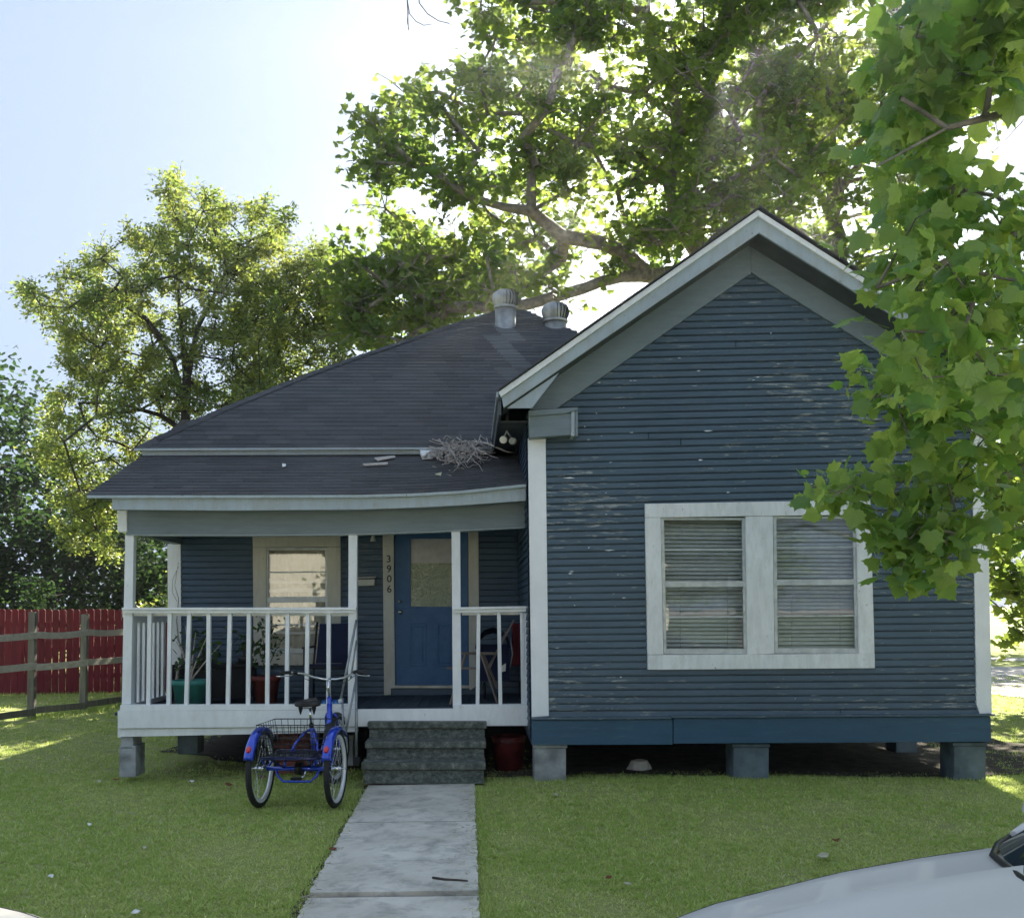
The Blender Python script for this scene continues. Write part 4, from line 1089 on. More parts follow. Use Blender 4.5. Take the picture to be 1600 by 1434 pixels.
def clump_leaves(centers, tips, per, rad, size, tmpl, flat=.7, sizevar=.3, twig=True, sk=None, seed=3, up_bias=.8, ntw=5, tone=None):
    """leaves set along short twigs round each centre"""
    rs = np.random.RandomState(seed); pos = []; out = []; rn = []
    for ci, (c, node) in enumerate(zip(centers, tips)):
        rr = rad * rs.uniform(.7, 1.35); tn = rs.uniform(0, 1) if tone is None else tone[ci]
        for k in range(ntw):
            d = rs.normal(size=3); d[2] = d[2] * flat + .1; d /= np.linalg.norm(d); e = c + d * rr * rs.uniform(.6, 1.1)
            if sk is not None and twig:
                mnode = sk.add((c + e) / 2 + rs.normal(size=3) * .04 * rr + np.array([0, 0, .06 * rr]), node); sk.add(e, mnode)
            m = max(1, int(per / ntw)); u = rs.uniform(.15, 1.05, m)[:, None]
            p = c + (e - c) * u + rs.normal(size=(m, 3)) * rr * .16
            pos.append(p); out.append(np.repeat(d[None], m, 0)); rn.append(np.clip(tn * .6 + rs.uniform(0, .4, m) + rs.normal(size=m) * .04, 0, 1))
    pos = np.concatenate(pos); out = np.concatenate(out); rn = np.concatenate(rn)
    sz = size * rs.uniform(1 - sizevar, 1 + sizevar, len(pos))
    V, F = leaves_np(pos, sz, tmpl, up_bias, out, rs)
    return V, F, np.repeat(rn, len(tmpl[1])), len(pos)
npv = lambda v: np.array((v.x, v.y, v.z))

# big sycamore behind the house
YB = 21.0
B = lambda px, py, dy=0.0: npv(onY(px, py, YB + dy))
sk = Skeleton(); b0 = B(1100, 400); base = (b0[0] + .25, YB, 0)
sk.line([(base[0], YB, -.1), (b0[0] + .1, YB, 4.5), tuple(b0), tuple(B(1060, 335)), tuple(B(1052, 290))], .46, .22)
sk.line([B(1062, 345), B(1040, 280, -.5), B(1000, 245, -1), B(960, 235, -1.5), B(900, 225, -2), B(850, 200, -2)], .12, .04)
sk.line([B(1052, 300), B(1062, 220, .5), B(1050, 120, 1), B(1010, 20, 1), B(990, -120, 1)], .20, .06)
sk.line([B(1060, 360), B(1000, 368, -1), B(975, 340, -1), B(965, 300, -1.4)], .11, .05)
sk.line([B(1085, 425, 0), B(1010, 428, -1), B(940, 440, -1.5), B(880, 460, -2), B(815, 478, -2.2), B(700, 480, -2.5), B(600, 440, -3)], .10, .035)
sk.line([B(1000, 405, -1), B(940, 380, -1.5), B(880, 370, -1.5), B(830, 330, -2), B(740, 310, -2.5), B(660, 260, -3)], .10, .04)
sk.line([B(1060, 330), B(1100, 250, 1), B(1110, 130, 2), B(1180, 0, 2), B(1200, -100, 2)], .18, .06)
sk.line([B(1095, 395), B(1150, 340, 1), B(1210, 270, 1.5), B(1260, 160, 2)], .13, .05)
polyB = [(720, -60), (738, 50), (772, 92), (735, 118), (700, 145), (660, 135), (610, 155), (565, 190), (585, 262), (592, 330), (625, 370), (560, 385), (522, 405), (530, 430), (548, 520), (600, 548), (690, 512), (760, 470), (830, 470), (900, 430), (960, 430), (1040, 400), (1180, 335), (1260, 330), (1330, 240), (1330, -240), (800, -240)]
gapsB = [(700, 352, 45, 22), (655, 318, 30, 16), (930, 320, 22, 34), (880, 340, 18, 20), (925, 480, 40, 28), (985, 395, 24, 24), (780, 235, 22, 12), (1150, 100, 26, 20), (1030, 180, 30, 26), (1060, 395, 26, 16), (735, 90, 20, 20), (1000, 300, 16, 14), (1020, 50, 16, 12), (850, 275, 14, 10), (1120, 190, 14, 12), (660, 185, 18, 10), (1075, 250, 16, 14), (590, 380, 22, 12)]
gapsB = [(a, b, c * 1.0, d * 1.0) for a, b, c, d in gapsB]
ptsB = sample_poly(polyB, 480, gapsB, seed=5)
ptsB += sample_poly([(525, 400), (640, 378), (760, 400), (830, 450), (770, 468), (690, 512), (600, 548), (548, 525)], 75, [(690, 470, 12, 8), (600, 440, 10, 8)], seed=6)
rs = random.Random(9); cen = [B(x, y, rs.uniform(-3.4, 2.6)) for x, y in ptsB]
C_, T_ = [], []
for t_, node in sk.grow(cen, .7): C_.append(t_); T_.append(node)
LV, LF, rn, n_ = clump_leaves(C_, T_, 66, .70, .145, SYC_FAR, sk=sk, seed=21, ntw=6)
finish_tree('sycamore_tree', base, 'tall broad sycamore behind the ridge, forked trunk left of the gable peak', 'tree', sk, LV, LF, rn, M['bark'], M['leaf_sycamore'], 'sycamores behind the house', tip=.007, scale=.0065)
# second sycamore, further right
YB2 = 25.0
B2 = lambda px, py, dy=0.0: npv(onY(px, py, YB2 + dy))
sk = Skeleton(); b0 = B2(1310, 430); base = (b0[0], YB2, 0)
sk.line([(b0[0], YB2, -.1), tuple(b0), tuple(B2(1300, 250)), tuple(B2(1290, 60)), tuple(B2(1300, -120))], .36, .08)
sk.line([B2(1305, 330), B2(1220, 240, -1), B2(1130, 160, -1)], .12, .04); sk.line([B2(1305, 300), B2(1390, 200, 1), B2(1450, 60, 1)], .12, .04)
sk.line([B2(1310, 420), B2(1240, 350, -1), B2(1180, 330, -1)], .09, .03)
polyB2 = [(1110, -110), (1090, 120), (1110, 300), (1170, 345), (1230, 360), (1290, 400), (1370, 500), (1440, 500), (1500, 300), (1560, 200), (1560, -110)]
gapsB2 = [(1150, 100, 24, 22), (1225, 290, 26, 18), (1160, 220, 18, 16), (1335, 395, 26, 16), (1280, 40, 26, 16), (1250, 180, 14, 10), (1400, 60, 22, 16)]
cen = [B2(x, y, rs.uniform(-3, 3)) for x, y in sample_poly(polyB2, 230, gapsB2, seed=15)]
C_, T_ = [], []
for t_, node in sk.grow(cen, .8): C_.append(t_); T_.append(node)
LV, LF, rn, n_ = clump_leaves(C_, T_, 66, .66, .145, SYC_FAR, sk=sk, seed=22, ntw=6)
finish_tree('sycamore_tree', base, 'farther sycamore behind the gable, right of the forked pale trunk', 'tree', sk, LV, LF, rn, M['bark'], M['leaf_sycamore'], 'sycamores behind the house', tip=.007, scale=.0065)

# fine leaved tree at the left
YL = 19.0
Lp = lambda px, py, dy=0.0: npv(onY(px, py, YL + dy))
sk = Skeleton(); b0 = Lp(290, 640); base = (b0[0] + .1, YL, 0)
sk.line([(b0[0] + .1, YL, -.1), tuple(b0), tuple(Lp(292, 590))], .13, .09, step=.4)
sk.line([Lp(290, 625), Lp(270, 560, -.5), Lp(230, 500, -.8), Lp(180, 450, -1)], .05, .02)
sk.line([Lp(292, 590), Lp(310, 510, 0), Lp(350, 430, .3), Lp(390, 380, .4)], .06, .02); sk.line([Lp(292, 590), Lp(280, 480, .5), Lp(275, 370, .5)], .06, .02)
sk.line([Lp(290, 660), Lp(220, 640, -1), Lp(150, 650, -1.6), Lp(100, 690, -2)], .05, .02)
polyL = [(262, 305), (285, 330), (320, 325), (350, 340), (395, 335), (425, 355), (450, 400), (430, 440), (440, 520), (430, 600), (400, 640), (330, 650), (270, 670), (240, 700), (235, 760), (215, 800), (180, 790), (165, 850), (130, 820), (100, 845), (85, 800), (90, 740), (60, 710), (75, 640), (105, 600), (100, 540), (75, 490), (40, 470), (40, 450), (100, 450), (125, 405), (160, 400), (170, 430), (210, 420), (215, 370), (240, 350)]
gapsL = [(120, 460, 10, 6), (320, 560, 14, 14), (350, 610, 18, 12), (300, 470, 9, 9), (230, 460, 8, 6), (85, 600, 18, 22), (60, 560, 30, 20)]
ptsL = sample_poly(polyL, 420, gapsL, seed=25)
for (x, y, dx, dy) in ((262, 320, 2, -32), (275, 320, 4, -36), (318, 330, 8, -22), (350, 340, 4, -16), (395, 340, 16, -20), (430, 365, 16, -22), (160, 410, -6, -18), (215, 380, -8, -16), (60, 460, -22, -6), (90, 700, -30, 10), (120, 830, -10, 24), (160, 845, 14, 20)):
    for u in (0, .35, .7, 1.0): ptsL.append((x + dx * u, y + dy * u))
cen = [Lp(x, y, rs.uniform(-1.9, 1.9)) for x, y in ptsL]
C_, T_ = [], []
for t_, node in sk.grow(cen, .45, .12): C_.append(t_); T_.append(node)
LV, LF, rn, n_ = clump_leaves(C_, T_, 150, .33, .085, FINE, sk=sk, seed=23, ntw=8, flat=.9)
finish_tree('fine_leaved_tree', base, 'pale yellow-green fine-leaved tree above the red fence, left of the roof', 'tree', sk, LV, LF, rn, M['bark_dark'], M['leaf_fine'], 'fine-leaved trees left of the roof', tip=.0035, scale=.0016)
# its neighbour, nearer the roof
YM = 22.0
Mp = lambda px, py, dy=0.0: npv(onY(px, py, YM + dy))
sk = Skeleton(); b0 = Mp(408, 620); base = (b0[0], YM, 0)
sk.line([(b0[0], YM, -.1), tuple(b0), tuple(Mp(425, 570))], .12, .08, step=.4)
sk.line([Mp(425, 570), Mp(450, 520, 0), Mp(470, 460, .3), Mp(490, 400, .4)], .06, .02); sk.line([Mp(408, 600), Mp(395, 540, .5), Mp(380, 480, .5)], .05, .02)
polyM = [(490, 370), (470, 400), (440, 430), (380, 440), (360, 500), (370, 590), (340, 650), (420, 660), (540, 600), (550, 520), (530, 470), (515, 410)]
cen = [Mp(x, y, rs.uniform(-1.8, 1.8)) for x, y in sample_poly(polyM, 230, [(500, 560, 16, 14), (420, 590, 12, 10), (395, 500, 10, 10)], seed=35)]
C_, T_ = [], []
for t_, node in sk.grow(cen, .45, .12): C_.append(t_); T_.append(node)
LV, LF, rn, n_ = clump_leaves(C_, T_, 150, .38, .088, FINE, sk=sk, seed=24, ntw=8, flat=.9)
finish_tree('fine_leaved_tree', base, 'slender fine-leaved tree whose stem meets the roof slope, right of the larger pale tree', 'tree', sk, LV, LF, rn, M['bark_dark'], M['leaf_fine'], 'fine-leaved trees left of the roof', tip=.0035, scale=.0016)

# dense trees: generic
def dense(name, x, y, h, rw, z0, n, per, size, tmpl, leafm, label, seed, group, rad=.9, tr=.22, cat='tree', bark='bark_dark'):
    r_ = np.random.RandomState(seed); sk = Skeleton(); sk.line([(x, y, -.1), (x + r_.normal() * .2, y, h * .4), (x + r_.normal() * .4, y + r_.normal() * .4, h * .85)], tr, tr * .25, step=.8)
    cen = []
    while len(cen) < n:
        u = r_.uniform(-1, 1, 3)
        if (u ** 2).sum() > 1 or (u ** 2).sum() < .15: continue
        zc = (z0 + h) / 2; hz = (h - z0) / 2
        wob = 1 + .18 * math.sin(3 * math.atan2(u[1], u[0]) + seed) + .12 * math.sin(5 * u[2] + seed)
        cen.append(np.array([x + u[0] * rw * wob, y + u[1] * rw * .8, zc + u[2] * hz]))
    C_, T_ = [], []
    for t_, node in sk.grow(cen, .9): C_.append(t_); T_.append(node)
    LV, LF, rn, n_ = clump_leaves(C_, T_, per, rad, size, tmpl, sk=None, seed=seed, ntw=6)
    return finish_tree(name, (x, y, 0), label, cat, sk, LV, LF, rn, M[bark], M[leafm], group, tip=.01, scale=.010, sides=5)
def PX(px, Y): return (px - 800) / 1500 * Y
gD = 'dark trees beyond the red fence'
gH = 'unseen trees added behind the house to shade the lawn'  # out-of-sight trees added so that their shade falls on the lawn
dense('dense_tree', PX(470, 24), 24, 6.9, 2.6, .4, 120, 70, .15, BIG, 'leaf_dark', 'unseen low tree added behind the left half of the main roof to shade the lawn', 53, gH)
dense('dense_tree', PX(600, 24.5), 24.5, 8.0, 2.6, .4, 130, 70, .15, BIG, 'leaf_dark', 'unseen tree added behind the middle of the main roof to shade the lawn', 54, gH)
dense('dense_tree', 6.6, 21.5, 7.6, 2.4, .4, 140, 70, .15, BIG, 'leaf_dark', 'unseen tree added behind the gable wing to shade the right lawn', 55, gH)
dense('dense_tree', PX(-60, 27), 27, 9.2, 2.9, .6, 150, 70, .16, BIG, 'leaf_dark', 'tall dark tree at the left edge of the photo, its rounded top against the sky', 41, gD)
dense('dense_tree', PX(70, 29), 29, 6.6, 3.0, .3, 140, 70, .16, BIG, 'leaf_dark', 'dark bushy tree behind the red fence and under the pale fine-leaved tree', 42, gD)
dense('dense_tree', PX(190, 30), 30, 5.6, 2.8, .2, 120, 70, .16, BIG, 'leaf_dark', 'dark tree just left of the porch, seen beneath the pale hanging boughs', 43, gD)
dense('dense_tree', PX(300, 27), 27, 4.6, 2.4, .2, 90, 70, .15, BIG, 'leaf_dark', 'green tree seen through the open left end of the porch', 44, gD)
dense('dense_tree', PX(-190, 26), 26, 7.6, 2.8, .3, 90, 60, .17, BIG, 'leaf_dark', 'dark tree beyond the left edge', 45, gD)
gS = 'bushes along the red fence'
dense('shrub', PX(240, 19.4), 22.2, 2.7, 1.3, .2, 46, 80, .10, OVAL, 'leaf_fine', 'light green bush between the porch post and the corner board, over the red fence', 46, gS, .45, .06, 'bush')
dense('shrub', PX(45, 22.4), 22.6, 2.6, .8, .2, 34, 70, .10, OVAL, 'leaf_dark', 'sparse bush standing above the red fence near the left edge', 47, gS, .4, .05, 'bush')
# sunlit sycamore beyond the right corner of the house
dense('sycamore_tree', 10.2, 17.5, 8.2, 3.4, 1.0, 160, 70, .17, SYC_FAR, 'leaf_sycamore', 'backlit sycamore beyond the right corner board', 48, 'sycamores behind the house', .62, .18, 'tree', 'bark')
dense('dense_tree', 16.0, 38, 10, 4.5, .4, 110, 60, .24, BIG, 'leaf_sycamore', 'far green tree across the side street, low behind the corner board', 49, 'trees across the side street', 1.2)
dense('dense_tree', 25.0, 42, 11, 5, .4, 110, 60, .24, BIG, 'leaf_sycamore', 'far green tree across the side street at the right edge', 50, 'trees across the side street', 1.2)
dense('dense_tree', 5.0, 46, 9, 5, .4, 90, 50, .26, BIG, 'leaf_dark', 'far tree hidden mostly behind the house', 51, 'trees across the side street', 1.3)
dense('dense_tree', -6.0, 40, 7, 5, .4, 90, 50, .26, BIG, 'leaf_dark', 'far tree behind the porch end of the house', 52, 'trees across the side street', 1.3)
# across the street, behind the viewer (mirrored in the panes)
gA = 'trees on the other side of the street'
for i, (x, y, h, w) in enumerate(((-12.5, -19, 8.0, 3.2), (-2.6, -16.5, 6.2, 2.3), (12, -20, 8, 3.2))):
    dense('shade_tree', x, y, h, w, 1.0, 70, 50, .26, BIG, 'leaf_sycamore', ['shade tree across the street left of the cream house', 'small round tree in front of the cream house, mirrored in the panes', 'shade tree across the street right of the cream house'][i], 60 + i, gA, 1.0, .2)
oh = empty('cream_house', (1, -22, 0), 'plain cream clapboard house across the street, mirrored in the windows', 'house')
m = MB(); m.box((-8, -26, 0), (9, -20, 5.0)); m.build('wall', M['cream_light'], oh)
m = MB(); m.prism([(-8.5, -26.5, 5.0), (-8.5, -19.5, 5.0), (-8.5, -23, 7.4)], (18, 0, 0)); m.build('roof', M['shingle'], oh)
for x in (-6, -2.5, 3, 6.5):
    m = MB(); m.box((x, -19.99, 1), (x + 1.1, -19.94, 2.3)); m.build('window', M['car_glass'], oh)

# ---- near sycamore: trunk out of frame on the right, boughs in front of the gable
def N(px, py, Y): return npv(onY(px, py, Y))
sk = Skeleton(); base = (6.6, 6.4, 0)
sk.line([(6.6, 6.4, -.1), (6.5, 6.4, 2.5), (6.2, 6.3, 5.0), (6.0, 6.2, 8.5)], .26, .07)
sk.line([(6.5, 6.4, 2.2), tuple(N(1760, 690, 6.5)), tuple(N(1600, 735, 6.6)), tuple(N(1540, 752, 6.6)), tuple(N(1440, 770, 6.5)), tuple(N(1340, 775, 6.4)), tuple(N(1270, 760, 6.4))], .06, .005, step=.2, wob=.01)
sk.line([tuple(N(1500, 765, 6.6)), tuple(N(1450, 840, 6.5)), tuple(N(1400, 890, 6.4))], .012, .004, step=.2, wob=.01)
sk.line([(6.5, 6.4, 2.8), tuple(N(1700, 560, 6.2)), tuple(N(1560, 640, 6.2)), tuple(N(1440, 655, 6.2)), tuple(N(1360, 630, 6.2))], .05, .005, step=.2, wob=.01)
sk.line([(6.3, 6.3, 4.0), tuple(N(1700, 300, 5.2)), tuple(N(1560, 380, 5.0)), tuple(N(1450, 420, 4.9)), tuple(N(1370, 450, 5.0))], .05, .005, step=.2, wob=.01)
sk.line([(6.3, 6.3, 4.3), tuple(N(1750, 150, 5.0)), tuple(N(1600, 170, 4.6)), tuple(N(1480, 200, 4.5)), tuple(N(1370, 260, 4.5))], .05, .005, step=.2, wob=.01)
sk.line([(6.2, 6.3, 5.2), tuple(N(1700, -60, 4.6)), tuple(N(1560, 20, 4.4)), tuple(N(1430, 60, 4.4))], .04, .005, step=.2, wob=.01)
groups = [
 ([(1345, -30), (1400, 60), (1350, 130), (1440, 185), (1500, 160), (1600, 150), (1640, 60), (1640, -60)], 44, 4.5, .35, [(1470, 20, 32, 14), (1510, 60, 22, 12), (1410, 15, 10, 26), (1580, 200, 22, 16)], .15),
 ([(1352, 225), (1430, 190), (1480, 230), (1520, 270), (1600, 250), (1640, 420), (1600, 600), (1500, 610), (1400, 600), (1360, 500), (1340, 420), (1325, 340), (1370, 300)], 62, 5.0, .5, [(1550, 225, 34, 26), (1590, 200, 20, 30)], .138),
 ([(1350, 575), (1420, 560), (1600, 560), (1640, 730), (1500, 740), (1430, 700), (1400, 690), (1345, 640)], 44, 6.2, .35, [(1570, 635, 14, 10)], .132),
 ([(1255, 735), (1300, 745), (1350, 740), (1430, 735), (1530, 720), (1640, 740), (1640, 840), (1500, 850), (1440, 830), (1350, 815), (1310, 800), (1270, 785)], 38, 6.45, .3, [(1300, 812, 12, 6)], .125),
 ([(1370, 830), (1440, 825), (1500, 840), (1480, 905), (1400, 912), (1440, 880)], 16, 6.4, .15, [], .14)]
Cn, Tn, szn = [], [], []
for (pl, cnt, Y, dep, gp, sz) in groups:
    cc = [N(x, y, Y + rs.uniform(-dep, dep)) for x, y in sample_poly(pl, cnt, gp, seed=int(Y * 100))]
    for t_, node in sk.grow(cc, .18, .08): Cn.append(t_); Tn.append(node); szn.append(sz)
# the part of the crown that is out of the frame
for k in range(70):
    a_ = rs.uniform(0, 2 * pi); q = np.array([6.6 + 2.2 * cos(a_) * rs.random() ** .5, 6.6 + 1.8 * sin(a_), rs.uniform(3.0, 8.0)])
    Yq = q[1]; pxq = 800 + q[0] / Yq * 1500
    if pxq < 1690 and Yq > 0: q[0] = (1700 - 800) / 1500 * Yq + rs.random() * 1.5
    Cn.append(q); Tn.append(None); szn.append(-.19)
oc = [i for i, t in enumerate(Tn) if t is None]
for t_, node in sk.grow([Cn[i] for i in oc], .5):
    for i in oc:
        if Tn[i] is None and np.allclose(Cn[i], t_): Tn[i] = node; break
near = empty('sycamore_tree', base, 'leafy sycamore with big lobed leaves hanging before the gable at the right edge', 'tree')
leafv, leaff = SYC_NEAR
nr = np.random.RandomState(5); inst = []; rest_p = []; rest_s = []; rest_o = []; rest_r = []
def shade(me, r_):
    at = me.attributes.new('rnd', 'FLOAT', 'FACE'); at.data.foreach_set('value', np.full(len(me.polygons), r_, np.float32))
def leaf_uv(me, v, f, n):
    u = me.uv_layers.new(name='leaf'); t_ = (v[f.ravel()][:, :2] * np.array([1, 1]) + np.array([.5, .1])).astype(np.float32); u.data.foreach_set('uv', np.tile(t_, (n, 1)).ravel())
# a few leaf meshes of different curl
lm = []
for k in range(16):
    v = leafv.copy(); cu_ = nr.uniform(-.2, .5); tw = nr.uniform(-.35, .35)
    v[:, 2] += -cu_ * v[:, 0] ** 2 * 1.2 + tw * v[:, 0] * v[:, 1] + nr.normal(size=len(v)) * .05; v[:, 0] *= nr.uniform(.85, 1.1)
    v[:, :2] += nr.normal(size=(len(v), 2)) * .022
    me = np_mesh('leaf', v, leaff); leaf_uv(me, leafv, leaff, 1); me.materials.append(M['leaf_near']); shade(me, k / 15 * .95); lm.append(me)
allp = []
for c, node, s in zip(Cn, Tn, szn):
    vis = s > 0; s = abs(s)
    for k in range(10):
        d = nr.normal(size=3); d /= np.linalg.norm(d); rr = (.25 if vis else .5) * nr.uniform(.3, 1.0)
        p = c + d * rr * np.array([1, 1, .7]); allp.append((vis, p, s * nr.uniform(.42, 1.12), d, node))
visible = [a for a in allp if a[0]]; hidden = [a for a in allp if not a[0]]
nr.shuffle(visible) if False else None
order = sorted(range(len(visible)), key=lambda i: -visible[i][2] / visible[i][1][1])
top = set(order[:300])
def frame(d):
    n0 = nr.normal(size=3) * 1.0; n0 += np.array([-.1, -.45, .6]); n0 /= np.linalg.norm(n0)
    f0 = nr.normal(size=3) * .6 + d * .6 + np.array([-.35, 0, -.65]); f0 -= n0 * f0.dot(n0); f0 /= np.linalg.norm(f0); s0_ = np.cross(f0, n0)
    return s0_, f0, n0
pet = MB(); restV = []; restF = []; restR = []; off = 0
for i, (vis, p, s, d, node) in enumerate(visible + hidden):
    s0_, f0, n0 = frame(d)
    if vis:
        q = sk.p[node]; bb = q + (p - q) * .25
        if np.linalg.norm(p - q) > .03: pet.tube([V3(bb), V3((bb + p) / 2 + np.array([0, 0, .012])), V3(p)], .0016, 3, False)
    if vis and i in top:
        o = bpy.data.objects.new('leaf', lm[nr.randint(16)]); col.objects.link(o); o.parent = near
        Mx = mathutils.Matrix([[s0_[r] * s, f0[r] * s, n0[r] * s, p[r] - base[r]] for r in range(3)] + [[0, 0, 0, 1]]); o.matrix_local = Mx
    else:
        v = leafv * s; V = p + v[:, 0:1] * s0_ + v[:, 1:2] * f0 + v[:, 2:3] * n0
        restV.append(V); restF.append(leaff + off); off += len(V); restR.append(np.full(len(leaff), nr.uniform(0, .95)))
me = np_mesh('foliage', np.concatenate(restV) - np.array(base), np.concatenate(restF), np.concatenate(restR)); leaf_uv(me, leafv, leaff, len(restV)); o = link_mesh('foliage', me, M['leaf_near'], near); o['kind'] = 'stuff'
V, Fq = sk.mesh(tip=.0034, scale=.0036, expo=.5, sides=6); me = np_mesh('trunk', V - np.array(base), Fq, smooth=True); link_mesh('trunk', me, M['bark'], near)
pet.build('leaf_stalks', M['leaf_near'], near, kind='stuff')
# bare twigs hanging into the top of the frame
tw = empty('hanging_twig', onY(650, -40, 8.0), 'bare dark twig hanging into the sky at the top edge', 'twig')
for pl, r_ in (([(632, -40), (636, 0), (637, 18), (638, 48)], .006), ([(636, 0), (640, 22), (650, 34), (662, 40), (675, 38)], .005), ([(650, -40), (655, 5), (668, 22), (685, 33), (702, 37)], .006), ([(638, 20), (636, 34), (639, 46)], .004)):
    m = MB(); m.tube([onY(*p, 8.0) for p in pl], [r_ * (1 - .6 * i / len(pl)) for i in range(len(pl))], 5); m.build('twig', M['bark_dark'], tw)

# ------------------------------------------------------------------ fences
rf = empty('red_picket_fence', (-11, 21, 0), 'dark red board fence with dog-eared pickets at the back of the left lawn', 'fence')
fl_ = []
x = -14.5; i = 0
while x < -3.5:
    Y = 21.0 + .02 * math.sin(x * 2); w = .138; ztop = onY(max(0, min(190, 800 + x / 21 * 1500)), 951.5 + R.uniform(-.5, 1.2), 21).z
    h = ztop; ln_ = R.uniform(-.004, .004); dy = R.uniform(-.006, .006)
    m = MB(); m.prism([(x, Y + dy, .02 + gz(x, Y)), (x + w, Y + dy, .02 + gz(x, Y)), (x + w + ln_, Y + dy, h - .03), (x + w - .03 + ln_, Y + dy, h), (x + .03 + ln_, Y + dy, h), (x + ln_, Y + dy, h - .03)], (0, .018, 0), c=R.random()); m.build('picket', M['red_fence'], rf)
    x += .146 + R.uniform(0, .006)
for z_ in (.4, 1.0, 1.55):
    m = MB(); m.bar((-14.5, 21.06, z_), (-3.5, 21.06, z_), .04, .09); m.build('rail', M['red_fence'], rf)
sf_ = empty('rail_fence', (-8.5, 15.5, 0), 'grey weathered post and rail fence in front of the red boards', 'fence')
P1 = onZ(49, 1122); P2 = onZ(130, 1111); P1.z = P2.z = 0
P0 = P1 + (P1 - P2) * 1.7; P0.y = 13.6; P3 = V3((-7.4, 18.6, 0)); P_1 = P0 + (P0 - P1) * 1.3
posts = [P_1, P0, P1, P2, P3]
for i, p in enumerate(posts):
    ht = [1.66, 1.66, onY(49, 956, P1.y).z, onY(130, 959.5, P2.y).z, 1.6][i]; le = [(0, 0), (0.01, 0), (.0, 0), (.012, 0), (0, 0)][i]
    m = MB(); m.prism([(p.x - .055, p.y - .05, -.05), (p.x + .055, p.y - .05, -.05), (p.x + .055, p.y + .05, -.05), (p.x - .055, p.y + .05, -.05)], (le[0], le[1], ht + .05)); m.build('post', M['gray_wood'], sf_, bevel=.006)
for a_, b_ in zip(posts[:-1], posts[1:]):
    for z0_, sag in ((1.40, .035), (.86, .01), (.12, .0)):
        m = MB(); w_ = .022; d_ = (b_ - a_); nn_ = V3((d_.y, -d_.x, 0)).normalized() * .07; vs = []; K = 8
        if nn_.y > 0: nn_ = -nn_
        dz0, dz1 = R.uniform(-.02, .02), R.uniform(-.02, .02)
        for i in range(K + 1):
            u = i / K; c = a_ + d_ * u + nn_; z_ = z0_ + dz0 * (1 - u) + dz1 * u - sag * 4 * u * (1 - u) * (1 if sag > .02 else 1)
            hh = .055; n1 = nn_.normalized() * w_
            vs += [(c.x, c.y, z_ - hh), (c.x, c.y, z_ + hh), (c.x + n1.x, c.y + n1.y, z_ + hh), (c.x + n1.x, c.y + n1.y, z_ - hh)]
        fs = []
        for i in range(K):
            for q in range(4): fs.append([i * 4 + q, i * 4 + (q + 1) % 4, i * 4 + 4 + (q + 1) % 4, i * 4 + 4 + q])
        fs += [[3, 2, 1, 0], [K * 4, K * 4 + 1, K * 4 + 2, K * 4 + 3]]
        m.add(vs, fs); m.build('rail', M['sunlit_rail_wood'] if z0_ > .5 else M['gray_wood'], sf_)

# ------------------------------------------------------------------ concrete steps
stp = empty('concrete_steps', PH(663, 1200, .2), 'three mossy grey concrete steps leading up to the porch', 'steps')
def stepblk(xl, xr, ytop, ylip, ybot, v, dep):
    m = MB(); a, b, c, d = PH(xl, ytop, v - .03), PH(xr, ytop, v - .03), PH(xr, ylip, v - .03), PH(xl, ylip, v - .03)
    m.prism([a, b, c, d], HD * (dep + .03)); m.build('tread', M['mossy_tread'], stp, bevel=.009)
    m = MB(); m.prism([PH(xl + 3, ylip + .2, v), PH(xr - 3, ylip + .2, v), PH(xr - 3, ybot, v), PH(xl + 3, ybot, v)], HD * dep); m.build('riser', M['mossy_concrete'], stp, bevel=.004)
stepblk(574, 760.5, 1127.5, 1138, 1162, .36, .22)
stepblk(570, 759.5, 1158.5, 1169, 1196, .13, .34)
stepblk(564.5, 758.8, 1191.5, 1202.5, 1224, -.10, .40)

# ------------------------------------------------------------------ porch things
def pot(name, px, pybot, v, r, h, mat, label, cat, lip=.05):
    c = PH(px, pybot, v); c.z = zd
    g = empty(name, c, label, cat)
    m = MB(); m.lathe(c.x, c.y, [(.01, zd + .005), (r * .72, zd + .005), (r * .95, zd + h - lip), (r * 1.06, zd + h - lip), (r * 1.08, zd + h), (r * .98, zd + h), (r * .93, zd + h - .06)], 24); m.build('pot', mat, g)
    m = MB(); m.lathe(c.x, c.y, [(r * .95, zd + h - .05), (.01, zd + h - .035)], 24); m.build('soil', M['soil'], g)
    return g, c
def plantstuff(g, c, z0, stems, leaf, size, per, seed, mat='leaf_pot', stem_r=.006, stemmat='bark_dark', rad=.10):
    rs_ = np.random.RandomState(seed); P = []; m = MB()
    for (dx, dz, dy) in stems:
        pts = [V3((c.x + dx * u ** 1.5, c.y + dy * u, z0 + dz * u + .02 * math.sin(u * 5 + dx * 9))) for u in (0, .25, .5, .75, 1)]
        m.tube(pts, [stem_r * (1.1 - .8 * i / 4) for i in range(5)], 5)
        for k in range(per):
            u = rs_.uniform(.35, 1.05); q = c.x + dx * u ** 1.5, c.y + dy * u, z0 + dz * u; P.append(np.array(q) + rs_.normal(size=3) * rad)
    P = np.array(P); V, F = leaves_np(P, size * rs_.uniform(.6, 1.2, len(P)), leaf, .5, None, rs_, .5)
    me = np_mesh('foliage', V - npv(origin_of(g)), F, np.repeat(rs_.uniform(0, 1, len(P)), len(leaf[1]))); o = link_mesh('foliage', me, M[mat], g)
    m.build('stem', M[stemmat], g)
g, c = pot('potted_plant', 297, 1103, .78, .185, .30, M['green_pot'], 'sea-green plastic pot with a woody twisted plant behind the porch railing', 'potted plant')
